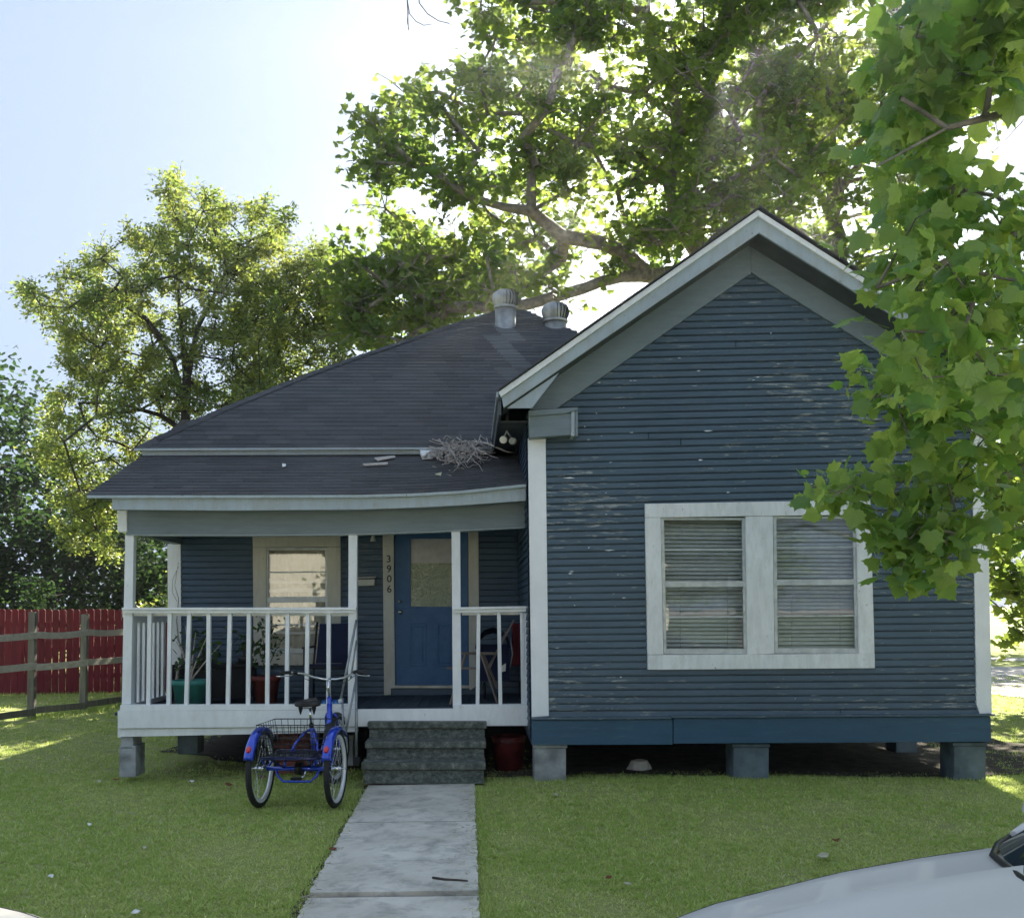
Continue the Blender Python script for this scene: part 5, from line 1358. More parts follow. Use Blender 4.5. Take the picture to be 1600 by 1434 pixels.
plantstuff(g, c, zd + .26, [(.02, .55, .1), (.18, .5, .0), (.3, .38, .05), (-.1, .62, .12), (-.15, .45, 0)], OVAL, .085, 16, 71, stem_r=.012, stemmat='stick_wood')
# pale climbing stem that runs up the corner board
m = MB(); m.tube([PH(276, 1062, .9), PH(278, 1045, 1.0), PH(288, 1025, 1.1), PH(279, 1000, 1.3), PH(276, 970, 1.6), PH(279, 935, 1.9), PH(273, 915, 1.93), PH(276, 895, 1.94), PH(279, 878, 1.95)], [.016, .014, .014, .009, .007, .005, .003, .003, .002], 6); m.build('vine_stem', M['stick_wood'], g)
m = MB(); m.tube([PH(277, 940, 1.93), PH(269, 925, 1.95), PH(270, 905, 1.95), PH(279, 885, 1.95)], .002, 5); m.build('vine_stem', M['bark_dark'], g)
g, c = pot('potted_plant', 416, 1092, 1.2, .15, .30, M['red_pot'], 'rust-red pot with a leafy pepper plant in front of the porch window', 'potted plant')
plantstuff(g, c, zd + .28, [(.0, .45, 0), (.13, .4, .05), (-.14, .38, .03), (.06, .62, 0), (-.08, .6, .05)], OVAL, .06, 30, 72, rad=.07)
tb = empty('porch_table', PH(345, 1095, 1.5), 'low dark table against the porch wall carrying small plants', 'table')
c = PH(345, 1095, 1.45)
m = MB(); m.box((c.x - .52, c.y - .18, zd + .40), (c.x + .36, c.y + .22, zd + .43)); m.build('table_top', M['dark_void'], tb)
m = MB(); m.box((c.x - .50, c.y - .16, zd + .06), (c.x + .34, c.y + .2, zd + .39)); m.build('drawer_box', M['dark_void'], tb)
for dx in (-.49, .33):
    for dy in (-.15, .19):
        m = MB(); m.bar((c.x + dx, c.y + dy, zd), (c.x + dx, c.y + dy, zd + .4), .03, .03); m.build('leg', M['dark_void'], tb)
for dx, lab, sd in ((-.2, 'small broad-leaved plant in a dark pot on the left of the porch table', 73), (.26, 'small light green plant in a dark pot on the right of the porch table', 74)):
    g = empty('potted_plant', (c.x + dx, c.y, zd + .43), lab, 'potted plant'); cc = V3((c.x + dx, c.y, 0))
    m = MB(); m.lathe(cc.x, cc.y, [(.01, zd + .432), (.06, zd + .432), (.08, zd + .52), (.07, zd + .52), (.01, zd + .51)], 16); m.build('pot', M['black_plastic'], g)
    plantstuff(g, cc, zd + .5, [(.1, .22, 0), (-.1, .25, .03), (.03, .3, 0), (.2, .12, 0)], OVAL, .10, 9, sd, rad=.05)
# navy patio chair
ch = empty('patio_chair', PH(515, 1092, 1.25), 'dark navy high-backed fabric patio chair beside the front door', 'chair')
c = PH(517, 1092, 1.2); c.z = zd
m = MB(); m.prism([(c.x - .21, c.y + .22, zd + .42), (c.x + .21, c.y + .22, zd + .42), (c.x + .20, c.y + .34, zd + .86), (c.x - .19, c.y + .34, zd + .86)], (0, .02, 0)); m.build('backrest', M['navy_fabric'], ch)
m = MB(); m.prism([(c.x - .22, c.y - .22, zd + .41), (c.x + .22, c.y - .22, zd + .41), (c.x + .22, c.y + .22, zd + .39), (c.x - .22, c.y + .22, zd + .39)], (0, 0, .025)); m.build('seat', M['navy_fabric'], ch)
for sx in (-1, 1):
    x_ = c.x + sx * .24
    m = MB(); m.tube([(x_, c.y - .25, zd), (x_, c.y - .24, zd + .60)], .012, 6); m.build('leg', M['black_plastic'], ch)
    m = MB(); m.tube([(x_, c.y + .25, zd), (x_, c.y + .24, zd + .4), (x_ - sx * .02, c.y + .35, zd + .88)], .012, 6); m.build('leg', M['black_plastic'], ch)
    m = MB(); m.bar((x_, c.y - .26, zd + .61), (x_, c.y + .27, zd + .61), .045, .02); m.build('armrest', M['black_plastic'], ch)
m = MB(); m.tube([(c.x - .24, c.y - .24, zd + .40), (c.x + .24, c.y - .24, zd + .40)], .012, 6); m.build('stretcher', M['black_plastic'], ch)
# blue box on the boards
c = PH(519, 1093, .85); bx = empty('carton', (c.x, c.y, zd), 'flat blue carton with pale print lying on the porch boards behind the tricycle handlebar', 'box')
m = MB(); m.box((c.x - .115, c.y, zd), (c.x + .115, c.y + .14, zd + .055)); m.build('carton_body', M['box_blue'], bx, bevel=.003)
m = MB()
for k in range(5): m.prism([(c.x - .10 + k * .042, c.y - .0015, zd + .012), (c.x - .075 + k * .042, c.y - .0015, zd + .012), (c.x - .075 + k * .042, c.y - .0015, zd + .045), (c.x - .10 + k * .042, c.y - .0015, zd + .045)], (0, .001, 0))
m.build('print', M['decal_blue'], bx)
# wooden folding tray and folding seat by the right railing
ft = empty('folding_tray', PH(735, 1100, 1.0), 'weathered wooden folding tray table with crossed legs behind the right porch railing', 'folding table')
def fb(n, a, b, w=.03, h=.018, mat='chair_wood'): m = MB(); m.bar(a, b, w, h); m.build(n, M[mat], ft)
def Q(px, py, v): return PH(px, py, v)
fb('slat', Q(721, 1020, .95), Q(773, 1020, .95), .06, .022); fb('slat', Q(721, 1021, 1.05), Q(773, 1021, 1.05), .06, .022)
fb('slat', Q(698, 1043, .85), Q(745, 1044, .85), .05, .02)
fb('leg', Q(702, 1106, .75), Q(728, 1020, .95)); fb('leg', Q(779, 1102, .85), Q(752, 1022, .95)); fb('leg', Q(777, 1075, 1.15), Q(755, 1022, 1.05)); fb('leg', Q(760, 1048, 1.05), Q(803, 968, 1.1)); 
st = empty('stroller', PH(785, 1090, 1.4), 'folded navy and red stroller in the dark right corner of the porch', 'stroller')
c = PH(785, 1090, 1.35); c.z = zd
hood = MB(); vs = []; fs = []
for j in range(7):
    a_ = pi * j / 6
    for i in range(9):
        b_ = i / 8; vs.append((c.x - .10 + .20 * cos(a_) * (1 - .15 * b_), c.y - .05 + .3 * b_, zd + .56 + .24 * sin(a_) * (1 - .3 * b_)))
for j in range(6):
    for i in range(8): a_ = j * 9 + i; fs.append([a_, a_ + 1, a_ + 10, a_ + 9])
hood.add(vs, fs, True); hood.build('canopy', M['navy_fabric'], st)
m = MB(); m.prism([(c.x - .28, c.y + .02, zd + .2), (c.x + .08, c.y + .02, zd + .2), (c.x + .08, c.y + .2, zd + .6), (c.x - .28, c.y + .2, zd + .6)], (0, .03, 0)); m.build('seat_back', M['navy_fabric'], st)
m = MB(); m.prism([(c.x + .10, c.y + .12, zd + .35), (c.x + .26, c.y + .12, zd + .35), (c.x + .26, c.y + .14, zd + .84), (c.x + .12, c.y + .14, zd + .84)], (0, .08, 0)); m.build('red_bag', M['red_fabric'], st, bevel=.02)
m = MB(); m.tube([(c.x + .1, c.y - .05, zd + .68), (c.x + .12, c.y - .06, zd + .5), (c.x + .09, c.y - .07, zd + .35)], .008, 6); m.tube([(c.x - .25, c.y + .1, zd + .1), (c.x + .05, c.y, zd + .75)], .011, 6); m.build('frame', M['pole_metal'], st)
m = MB(); m.prism([(c.x - .02, c.y - .07, zd + .30), (c.x + .04, c.y - .07, zd + .31), (c.x + .045, c.y - .07, zd + .40), (c.x + .0, c.y - .07, zd + .37)], (0, .004, 0)); m.build('paper_tag', M['paper'], st)
for dx in (-.2, .2):
    m = MB(); vs = [(c.x + dx, c.y + .02 + .085 * cos(a_), zd + .09 + .085 * sin(a_)) for a_ in [2 * pi * k / 16 for k in range(16)]]; m.tube(vs, .014, 6, closed=True); m.build('wheel', M['black_rubber'], st)

# bucket under the porch
c = PH(795, 1196, .75); c.z = 0
bk = empty('bucket', c, 'battered dark red bucket with a faded lettered rim in the shade beside the steps', 'bucket')
top_ = PH(795, 1150, .75).z; m = MB(); m.lathe(c.x, c.y, [(.01, .01), (.145, .01), (.175, top_ - .01), (.188, top_), (.180, top_ + .006), (.165, top_), (.14, .04), (.01, .04)], 28); m.build('pail', M['bucket_red'], bk)
m = MB(); m.lathe(c.x, c.y, [(.176, top_ - .055), (.1765, top_ - .052), (.1800, top_ - .018), (.179, top_ - .015)], 28); m.build('rim_band', M['bucket_red'], bk)
m = MB()
for k, an in enumerate(np.linspace(-2.2, -.95, 9)):
    p = V3((c.x + .181 * cos(an), c.y + .181 * sin(an), top_ - .048)); t_ = V3((-sin(an), cos(an), 0)) * .010
    m.prism([p - t_, p + t_, p + t_ * .9 + UP * .006, p - t_ + UP * .006], V3((cos(an), sin(an), 0)) * .001)
    m.prism([p - t_, p - t_ * .5, p - t_ * .5 + UP * .026, p - t_ + UP * .026], V3((cos(an), sin(an), 0)) * .001)
    if k % 2: m.prism([p - t_ + UP * .02, p + t_ + UP * .02, p + t_ + UP * .026, p - t_ + UP * .026], V3((cos(an), sin(an), 0)) * .001)
m.build('lettering', M['number_black'], bk)
# stones in the shade under the gable
rk = empty('rock', PH(1000, 1214, .6), 'pale grey rubble stone in the dark gap under the gable wall', 'stone')
m = MB(); c = PH(1000, 1212, .6); vs = []
for j in range(5):
    for i in range(8):
        a_ = 2 * pi * i / 8; r_ = [.03, .10, .11, .08, .02][j] * R.uniform(.75, 1.2); vs.append((c.x + 1.2 * r_ * cos(a_), c.y + r_ * sin(a_), .01 + [0, .01, .05, .10, .115][j]))
m.add(vs, [[j * 8 + i, j * 8 + (i + 1) % 8, j * 8 + 8 + (i + 1) % 8, j * 8 + 8 + i] for j in range(4) for i in range(8)]); m.build('stone_body', M['concrete'], rk)

# leaning metal poles against the middle post
lp = empty('pole_frame', PH(548, 1190, .2), 'folded frame of thin grey metal poles leaning on the middle porch post', 'metal poles')
for (a, b, r_) in (((557, 968, .36), (532, 1094, .18), .012), ((556.5, 1052, .34), (557, 1190, .22), .014), ((558, 1052, .34), (540, 1146, .10), .011), ((535, 1090, .2), (536.5, 1180, .15), .011), ((557, 1000, .38), (548, 1060, .30), .009)):
    m = MB(); m.tube([PH(*a), PH(*b)], r_, 8); m.build('pole', M['pole_metal'], lp)
m = MB(); a_ = PH(557, 1190, .22); m.box((a_.x - .03, a_.y - .03, a_.z - .03), (a_.x + .035, a_.y + .03, a_.z + .05)); m.build('foot', M['black_rubber'], lp)
m = MB(); m.bar(PH(531, 1092, .17), PH(532, 1097, .17), .035, .02); m.build('joint', M['paper'], lp)

# flood lamps under the left eave of the gable
fd = empty('flood_light', PH(792, 668, .45), 'twin-headed security lamp under the left eave of the gable', 'lamp')
def disc(name, px, py, v, r, mat, tilt=(0, -1, -.2), dep=.06):
    c = PH(px, py, v); n_ = V3(tilt).normalized(); u = n_.cross(UP).normalized(); w_ = n_.cross(u); vs = []
    prof = [(r * .35, -dep), (r * .8, -dep * .5), (r, 0), (r * .92, .004), (.001, -.004)]
    for rr, dd in prof:
        for k in range(16): a_ = 2 * pi * k / 16; vs.append(c + n_ * dd + (u * cos(a_) + w_ * sin(a_)) * rr)
    m = MB(); m.add(vs, [[i * 16 + k, i * 16 + (k + 1) % 16, (i + 1) * 16 + (k + 1) % 16, (i + 1) * 16 + k] for i in range(4) for k in range(16)], True); return m.build(name, mat, fd)
disc('lamp_head', 786.5, 687, .45, .040, M['cream_light']); disc('lamp_head', 801, 689, .45, .040, M['galvanized'])
m = MB(); m.tube([PH(792, 660, .45), PH(792, 674, .45), PH(787, 684, .48)], .010, 6); m.tube([PH(792, 674, .45), PH(800, 685, .48)], .010, 6); m.tube([PH(792, 640, .45), PH(792, 662, .45)], .022, 10); m.build('bracket', M['galvanized'], fd)

# branches and litter on the porch roof
bh = empty('branch_pile', PH(722, 728, 1.2), 'heap of bare broken branches and twigs lodged on the porch roof against the gable', 'branches')
def on_roof(px, py, lift=.02):
    n0 = (pe[2] - pe[0]).cross(pt[2] - pe[0]).normalized(); p = onPlane(px, py, pe[0], n0); return p + UP * lift
hs = [([(682, 673), (683, 682), (700, 685), (712, 695), (740, 718), (760, 735)], .007), ([(699, 682), (730, 704), (762, 720), (790, 728), (806, 722), (812, 712)], .009), ([(729, 691), (745, 700), (752, 712), (742, 725)], .006), ([(660, 736), (672, 726), (690, 722)], .006), ([(763, 682), (752, 700), (748, 714)], .006), ([(700, 740), (712, 735), (718, 748), (720, 752)], .005), ([(678, 738), (686, 728), (684, 744)], .005), ([(730, 742), (744, 733), (756, 734)], .005), ([(754, 690), (763, 698), (770, 704)], .006)]
for pl, r_ in hs:
    m = MB(); m.tube([on_roof(x_, y_, .10 + R.uniform(0, .12)) for x_, y_ in pl], [r_ * 1.5 * (1.2 - .8 * i / len(pl)) for i in range(len(pl))], 5); m.build('branch', M['stick_wood'], bh)
tws = MB()
for i in range(230):
    x_ = R.gauss(722, 24); y_ = R.gauss(716, 11) + (x_ - 722) * -.12; x_ = min(775, max(668, x_)); a_ = R.uniform(-.5, .5) if R.random() < .7 else R.uniform(-1.5, 1.5); L = R.uniform(8, 30)
    l0 = R.uniform(.01, .17); P_ = []; k_ = 4
    for j in range(k_):
        P_.append(on_roof(x_ + cos(a_) * L * (j / 3 - .5) + R.uniform(-1.5, 1.5), y_ + sin(a_) * L * (j / 3 - .5) + R.uniform(-2, 2), l0 + R.uniform(-.02, .03)))
    tws.tube(P_, [.007, .006, .005, .003], 4, False)
tws.build('twigs', M['stick_wood'], bh, kind='stuff')
def litter(name, pxs, mat, lab, cat, h=.01, roof_=True, group=None):
    P_ = [on_roof(x_, y_, .03) for x_, y_ in pxs] if roof_ else [onZ(x_, y_, .035) for x_, y_ in pxs]
    c = sum(P_, V3((0, 0, 0))) / len(P_); g = empty(name, c, lab, cat, group); m = MB(); m.prism([p + UP * R.uniform(-.004, .012) for p in P_], UP * h); m.build(name + '_piece', mat, g); return g
# clippings and crumbs along both edges of the path
cl = MB()
for k in range(260):
    Y = R.uniform(4.9, 9.3); e = abs(R.gauss(0, .07)); x_ = pathR(Y) - e if R.random() < .7 else pathL(Y) + e * .5
    a_ = R.uniform(0, pi); L = R.uniform(.006, .022); d_ = V3((cos(a_), sin(a_), 0)) * L; w_ = V3((-sin(a_), cos(a_), 0)) * .0022; p = V3((x_, Y, .034))
    cl.add([p - d_ - w_, p + d_ - w_, p + d_ + w_ + UP * .004, p - d_ + w_ + UP * .003], [[0, 1, 2, 3]], c=R.random())
tag(cl.build('grass_clippings', M['pale_leaf']), 'dry clippings strewn along the path edges', None, None, 'stuff')
litter('plastic_scrap', [(656, 714), (664, 711), (680, 714), (676, 720), (660, 722)], M['paper'], 'white crumpled scrap at the left end of the branch pile', 'litter', .05)
litter('bark_strip', [(585, 721), (616, 717), (618, 719), (590, 724)], M['stick_wood'], 'pale strip of bark lying left of the branch pile', 'bark strip', .01)
litter('bark_strip', [(567, 731), (606, 728), (606, 730), (570, 732.5)], M['stick_wood'], 'thin lower strip of bark on the porch roof, leftmost of the debris', 'bark strip', .01)
litter('dry_leaf', [(680, 747), (690, 743), (689, 749)], M['pale_leaf'], 'curled pale leaf just below the branch pile', 'leaf', .01)
litter('dry_leaf', [(789, 744.5), (796, 743.5), (796, 746)], M['paper'], 'tiny white leaf on the porch roof near the gable corner board', 'leaf', .01)
litter('dry_leaf', [(441, 731), (447, 731), (446, 733.5), (441, 734)], M['paper'], 'tiny white leaf alone in the middle of the porch roof', 'leaf', .012)
# litter on the lawn and path
for (x_, y_, s_, mt, lab) in ((212, 1427, 7, 'paper', 'small white paper scrap at the bottom edge of the left lawn'), (79, 1370, 5, 'paper', 'white scrap on the left lawn above the bottom corner'), (140, 1288, 4, 'paper', 'tiny white scrap on the left lawn below the rail fence'), (207, 1271, 4, 'pale_leaf', 'curled tan leaf on the lawn below the porch corner pier'), (155, 1221, 4, 'pale_leaf', 'small tan leaf on the lawn left of the porch corner pier'), (300, 1220, 4, 'paper', 'tiny white scrap on the lawn in front of the porch'), (181, 1218, 5, 'red_leaf', 'rust-brown leaf at the foot of the corner pier'), (357, 1226, 6, 'red_leaf', 'long rust-brown leaf on the lawn just left of the tricycle'), (226, 1324, 4, 'pale_leaf', 'tan leaf in the middle of the left lawn'), (1286, 1337, 10, 'pale_leaf', 'pale dry leaf on the right lawn above the car'), (981, 1381, 7, 'pale_leaf', 'pale dry leaf on the right lawn near the car nose'), (951, 1372, 5, 'red_leaf', 'small dark red leaf on the right lawn near the pale leaf'), (1306, 1313, 6, 'red_leaf', 'dark red leaf on the right lawn below the middle pier'), (868, 1241, 5, 'pale_leaf', 'tan leaf in the grass under the left gable pier'), (520, 1326, 6, 'red_leaf', 'rust-red leaf on the left edge of the path'), (412, 1214, 5, 'red_leaf', 'brown leaf under the tricycle basket'), (1547, 1142, 5, 'red_leaf', 'brown leaf in the grass beyond the right corner pier')):
    litter('fallen_leaf' if mt != 'paper' else 'paper_scrap', [(x_ - s_, y_), (x_ - s_ * .2, y_ - s_ * .35), (x_ + s_, y_ - s_ * .1), (x_ + s_ * .6, y_ + s_ * .35), (x_ - s_ * .3, y_ + s_ * .4)], M[mt], lab, 'leaf' if mt != 'paper' else 'litter', .006, False)
tg = empty('twig', onZ(700, 1373, .03), 'brown stick lying across the right half of the path', 'twig'); m = MB(); m.tube([onZ(676, 1370.5, .04), onZ(695, 1373, .042), onZ(715, 1374, .04), onZ(731, 1375.5, .04)], [.008, .007, .006, .004], 6); m.build('stick', M['bark_dark'], tg)
tg = empty('twig', onZ(485, 1400, .03), 'small forked twig with dry leaves at the left edge of the path', 'twig')
m = MB(); m.tube([onZ(487, 1370, .05), onZ(490, 1378, .05), onZ(494, 1384, .04)], .003, 5); m.tube([onZ(470, 1402, .04), onZ(483, 1398, .05), onZ(490, 1397, .04)], .004, 5); m.tube([onZ(490, 1397, .04), onZ(484, 1411, .04)], .003, 5); m.build('stick', M['stick_wood'], tg)
# utility wires
wr = empty('utility_wire', onY(1000, 455, 18), 'thin black service wire crossing the gap of sky by the turbine vents', 'wire'); m = MB(); m.tube([onY(770, 552, 15.2), onY(893, 491, 18), onY(960, 458, 20), onY(1100, 380, 24), onY(1700, 60, 40)], .006, 5); m.build('cable', M['wire_black'], wr)
wr = empty('utility_wire', onY(1590, 190, 12), 'thin wire against the white sky at the upper right edge', 'wire'); m = MB(); m.tube([onY(1440, 350, 16), onY(1568, 222, 12), onY(1602, 185, 11), onY(1900, -140, 8)], .005, 5); m.build('cable', M['wire_black'], wr)
# ------------------------------------------------------------------ adult tricycle
tp = onZ(466, 1261, 0.0); TR = empty('tricycle', (tp.x, tp.y, 0), 'blue adult tricycle with a black wire rear basket and chrome handlebar parked on the lawn', 'tricycle', rz=radians(-4.5))
def tb_(name, pts, r_, mat, n=10, parent=TR, closed=False):
    m = MB(); m.tube(pts, r_, n, not closed, closed); return m.build(name, M[mat], parent, local=True)
def wheel(cx, cy, r, parent, steer=0.0):
    g = empty('wheel', (0, 0, 0)); g.parent = parent; g.location = (cx, cy, r); g.rotation_euler = (0, 0, steer)
    K = 48; ring = lambda rr, x=0: [(x, rr * cos(2 * pi * k / K), rr * sin(2 * pi * k / K)) for k in range(K)]
    def lath(prof, name, mat):
        m = MB(); vs = []
        for (x, rr) in prof:
            vs += ring(rr, x)
        m.add(vs, [[i * K + k, i * K + (k + 1) % K, ((i + 1) % len(prof)) * K + (k + 1) % K, ((i + 1) % len(prof)) * K + k] for i in range(len(prof)) for k in range(K)], True)
        m.build(name, M[mat], g, local=True)
    R0 = r
    lath([(.026 * cos(a), R0 - .026 + .026 * sin(a)) for a in [2 * pi * k / 10 for k in range(10)]], 'tyre', 'black_rubber')
    lath([(-.016, R0 - .050), (-.019, R0 - .040), (.019, R0 - .040), (.016, R0 - .050), (.012, R0 - .068), (0, R0 - .074), (-.012, R0 - .068)], 'rim', 'rim_metal')
    m = MB(); m.tube([(-.05, 0, 0), (.05, 0, 0)], .020, 12); m.tube([(-.032, 0, 0), (-.028, 0, 0)], .036, 14); m.tube([(.028, 0, 0), (.032, 0, 0)], .036, 14); m.tube([(-.085, 0, 0), (.085, 0, 0)], .008, 8); m.build('hub', M['chrome'], g, local=True)
    for k in range(28):
        a = 2 * pi * k / 28; s_ = 1 if k % 2 else -1; b = a + .35 * (1 if (k // 2) % 2 else -1)
        m = MB(); m.tube([(s_ * .03, .033 * cos(b), .033 * sin(b)), (0, (R0 - .07) * cos(a), (R0 - .07) * sin(a))], .0013, 4, False); m.build('spoke', M['chrome'], g, local=True)
    return g
HWd = .335; RW = .335
wheel(-HWd, 0, RW, TR); wheel(HWd, 0, RW, TR); fwp = (0.02, 1.18); wheel(fwp[0], fwp[1], RW, TR, radians(-6))
def fender(cx, cy, a0, a1, name, mat, width=.045, rr=RW + .028):
    m = MB(); K = 20; vs = []
    for i in range(K + 1):
        a = a0 + (a1 - a0) * i / K
        for (x, dr) in ((-width, -.035), (-width * .8, -.010), (-width * .3, .002), (width * .3, .002), (width * .8, -.010), (width, -.035)):
            vs.append((cx + x, cy + (rr + dr) * cos(a), RW + (rr + dr) * sin(a)))
    m.add(vs, [[i * 6 + j, i * 6 + j + 1, i * 6 + 7 + j, i * 6 + 6 + j] for i in range(K) for j in range(5)], True)
    o = m.build(name, M[mat], TR, local=True); s = o.modifiers.new('thick', 'SOLIDIFY'); s.thickness = .003; return o
for s in (-1, 1):
    f_ = fender(s * HWd, 0, radians(160), radians(42) , 'fender', 'trike_blue')
    a = radians(146); rr = RW + .032; m = MB(); c = V3((s * HWd, rr * cos(a), RW + rr * sin(a))); n_ = V3((0, cos(a), sin(a))); u = V3((1, 0, 0)); w_ = n_.cross(u); vs = []
    for (q, dd) in ((.026, .0), (.026, .010), (.020, .017), (.001, .019)):
        for k in range(16): an = 2 * pi * k / 16; vs.append(c + n_ * dd + (u * cos(an) * .85 + w_ * sin(an) * 1.15) * q)
    m.add(vs, [[i * 16 + k, i * 16 + (k + 1) % 16, (i + 1) * 16 + (k + 1) % 16, (i + 1) * 16 + k] for i in range(3) for k in range(16)], True); m.build('reflector', M['reflector_red'], TR, local=True)
fender(fwp[0], fwp[1], radians(200), radians(50), 'front_fender', 'black_plastic')
# rear axle, carrier frame, bumper loop
tb_('axle_tube', [(-.29, 0, RW), (.29, 0, RW)], .020, 'trike_blue', 12)
tb_('axle_spindle', [(-.40, 0, RW), (.40, 0, RW)], .008, 'chrome', 8)
tb_('bumper_tube', [(-.19, -.02, RW - .01), (-.17, -.03, RW - .06), (-.12, -.04, RW - .105), (.12, -.04, RW - .105), (.17, -.03, RW - .06), (.19, -.02, RW - .01)], .011, 'trike_blue')
tb_('carrier_tube', [(-.26, -.20, .455), (.26, -.20, .455), (.26, .26, .455), (-.26, .26, .455)], .010, 'trike_navy', closed=True)
for s in (-1, 1):
    tb_('carrier_stay', [(s * .26, -.2, .455), (s * .28, -.02, RW)], .010, 'trike_blue'); tb_('carrier_stay', [(s * .20, -.2, .455), (s * .12, -.02, RW + .01)], .009, 'trike_navy'); tb_('carrier_stay', [(s * .26, .26, .455), (s * .28, .02, RW)], .010, 'trike_blue')
m = MB(); m.prism([(-.27, -.19, .435), (.27, -.19, .435), (.27, .25, .435), (-.27, .25, .435)], (0, 0, .008)); m.build('carrier_plate', M['trike_navy'], TR, local=True)
m = MB(); m.tube([(-.02, 0, RW), (.03, 0, RW)], .055, 18); m.tube([(.036, 0, RW), (.042, 0, RW)], .062, 18); m.build('gear_hub', M['black_plastic'], TR, local=True)
# main frame
tb_('down_tube', [(.0, 1.02, .80), (.01, .98, .62), (.005, .88, .47), (0, .72, .33), (0, .55, .27)], [.026, .027, .026, .024, .022], 'trike_blue', 14)
tb_('head_tube', [(0, 1.05, .70), (0, 1.005, .86)], .022, 'trike_blue', 14)
tb_('seat_tube', [(0, .52, .27), (0, .40, .66)], .019, 'trike_blue', 12)
tb_('seat_collar', [(0, .405, .645), (0, .40, .675)], .023, 'black_plastic', 12)
tb_('seat_post', [(0, .40, .66), (0, .355, .82)], .0145, 'chrome', 10)
for s in (-1, 1):
    tb_('frame_loop', [(s * .045, .53, .27), (s * .06, .40, .38), (s * .11, .22, .45), (s * .13, .05, .40), (s * .13, .02, RW)], .013, 'trike_blue')
    tb_('frame_loop', [(s * .02, .42, .62), (s * .05, .34, .60), (s * .10, .24, .52), (s * .12, .18, .45)], .012, 'trike_blue')
    tb_('fork_blade', [(s * .035, 1.055, .70), (s * .055, 1.08, .66), (s * .058, 1.16, .40), (s * .055, 1.18, RW)], .012, 'trike_blue')
m = MB()
for k in range(7):
    a, b = V3((-.008, .945 - k * .012, .605 - k * .03)), None
    m.box((-.012, .885 - k * .022 - .03, .62 - k * .028 - .0085), (.012, .885 - k * .022 - .029, .62 - k * .028 + .0085))
# decal strip on the rear-facing side of the down tube
m = MB()
for k in range(8):
    u = k / 7; p = V3((.006, .955, .60)).lerp(V3((.003, .86, .455)), u); m.bar(p + V3((-.011, -.0185, -.010)), p + V3((.011, -.0185, -.010)), .003, .010)
m.build('decal', M['decal_blue'], TR, local=True)
tb_('steerer', [(0, 1.005, .86), (-.002, .99, .96), (0, 1.0, 1.02)], .0135, 'chrome', 10)
tb_('stem', [(0, 1.0, 1.01), (0, 1.045, 1.035)], .016, 'chrome', 10)
tb_('handlebar', [(-.40, .76, 1.125), (-.33, .82, 1.12), (-.24, .93, 1.10), (-.15, 1.03, 1.055), (-.06, 1.05, 1.035), (.06, 1.05, 1.035), (.15, 1.03, 1.05), (.24, .93, 1.09), (.33, .82, 1.11), (.40, .76, 1.115)], .011, 'chrome', 10)
for s in (-1, 1):
    tb_('grip', [(s * .33, .82, 1.118), (s * .41, .745, 1.12)], .017, 'black_rubber', 10)
    tb_('brake_lever', [(s * .30, .86, 1.105), (s * .34, .84, 1.085), (s * .42, .80, 1.082), (s * .455, .78, 1.085)], .006, 'chrome', 6)
    tb_('brake_clamp', [(s * .285, .872, 1.112), (s * .315, .838, 1.118)], .020, 'black_plastic', 10)
    tb_('brake_cable', [(s * .30, .87, 1.09), (s * .20, 1.0, 1.03), (s * .06, 1.10, .96), (0, 1.09, .80)], .003, 'wire_black', 5)
tb_('chain_guard', [(.055, .50, .27), (.055, .35, .30), (.055, .1, .33)], .020, 'black_plastic')
m = MB(); m.tube([(.045, .53, .27), (.052, .53, .27)], .085, 24); m.build('chainring', M['chrome'], TR, local=True)
tb_('crank', [(.07, .53, .27), (.09, .66, .36)], .009, 'chrome', 8); tb_('crank', [(-.06, .53, .27), (-.09, .40, .18)], .009, 'chrome', 8)
for (x, y, z) in ((.13, .66, .36), (-.14, .40, .18)):
    m = MB(); m.box((x - .045, y - .035, z - .012), (x + .045, y + .035, z + .012)); m.build('pedal', M['black_plastic'], TR, local=True)
# saddle: wide padded shape with springs
m = MB(); vs = []; S = [(-.13, .02), (-.125, .09), (-.09, .128), (-.03, .125), (.03, .085), (.09, .045), (.15, .028), (.18, .012)]
for (y, w_) in S:
    for k in range(9):
        u = -1 + 2 * k / 8; e_ = .035 if y < -.1 else .0
        vs.append((u * w_, .345 + y, .885 + .022 * (1 - u * u) ** .5 - .012 * (1 - abs(u)) ** 2 * (1 if y < .02 else 0) - e_ * .35 - (.006 if abs(u) == 1 else 0)))
    for k in range(9):
        u = 1 - 2 * k / 8; vs.append((u * w_ * .93, .345 + y, .842 + .004 * abs(u)))
m.add(vs, [[i * 18 + k, i * 18 + (k + 1) % 18, (i + 1) * 18 + (k + 1) % 18, (i + 1) * 18 + k] for i in range(len(S) - 1) for k in range(18)] + [list(range(17, -1, -1)), [(len(S) - 1) * 18 + k for k in range(18)]], True)
o = m.build('saddle', M['black_plastic'], TR, local=True); ss = o.modifiers.new('sub', 'SUBSURF'); ss.levels = 1; ss.render_levels = 2
for s in (-1, 1):
    m = MB(); m.lathe(s * .062, .27, [(.020, .845), (.021, .83), (.014, .805), (.005, .775), (.001, .772)], 12); m.build('saddle_spring', M['black_plastic'], TR, local=True)
tb_('saddle_rail', [(-.05, .26, .83), (-.02, .36, .822), (.02, .36, .822), (.05, .26, .83)], .005, 'chrome', 6)
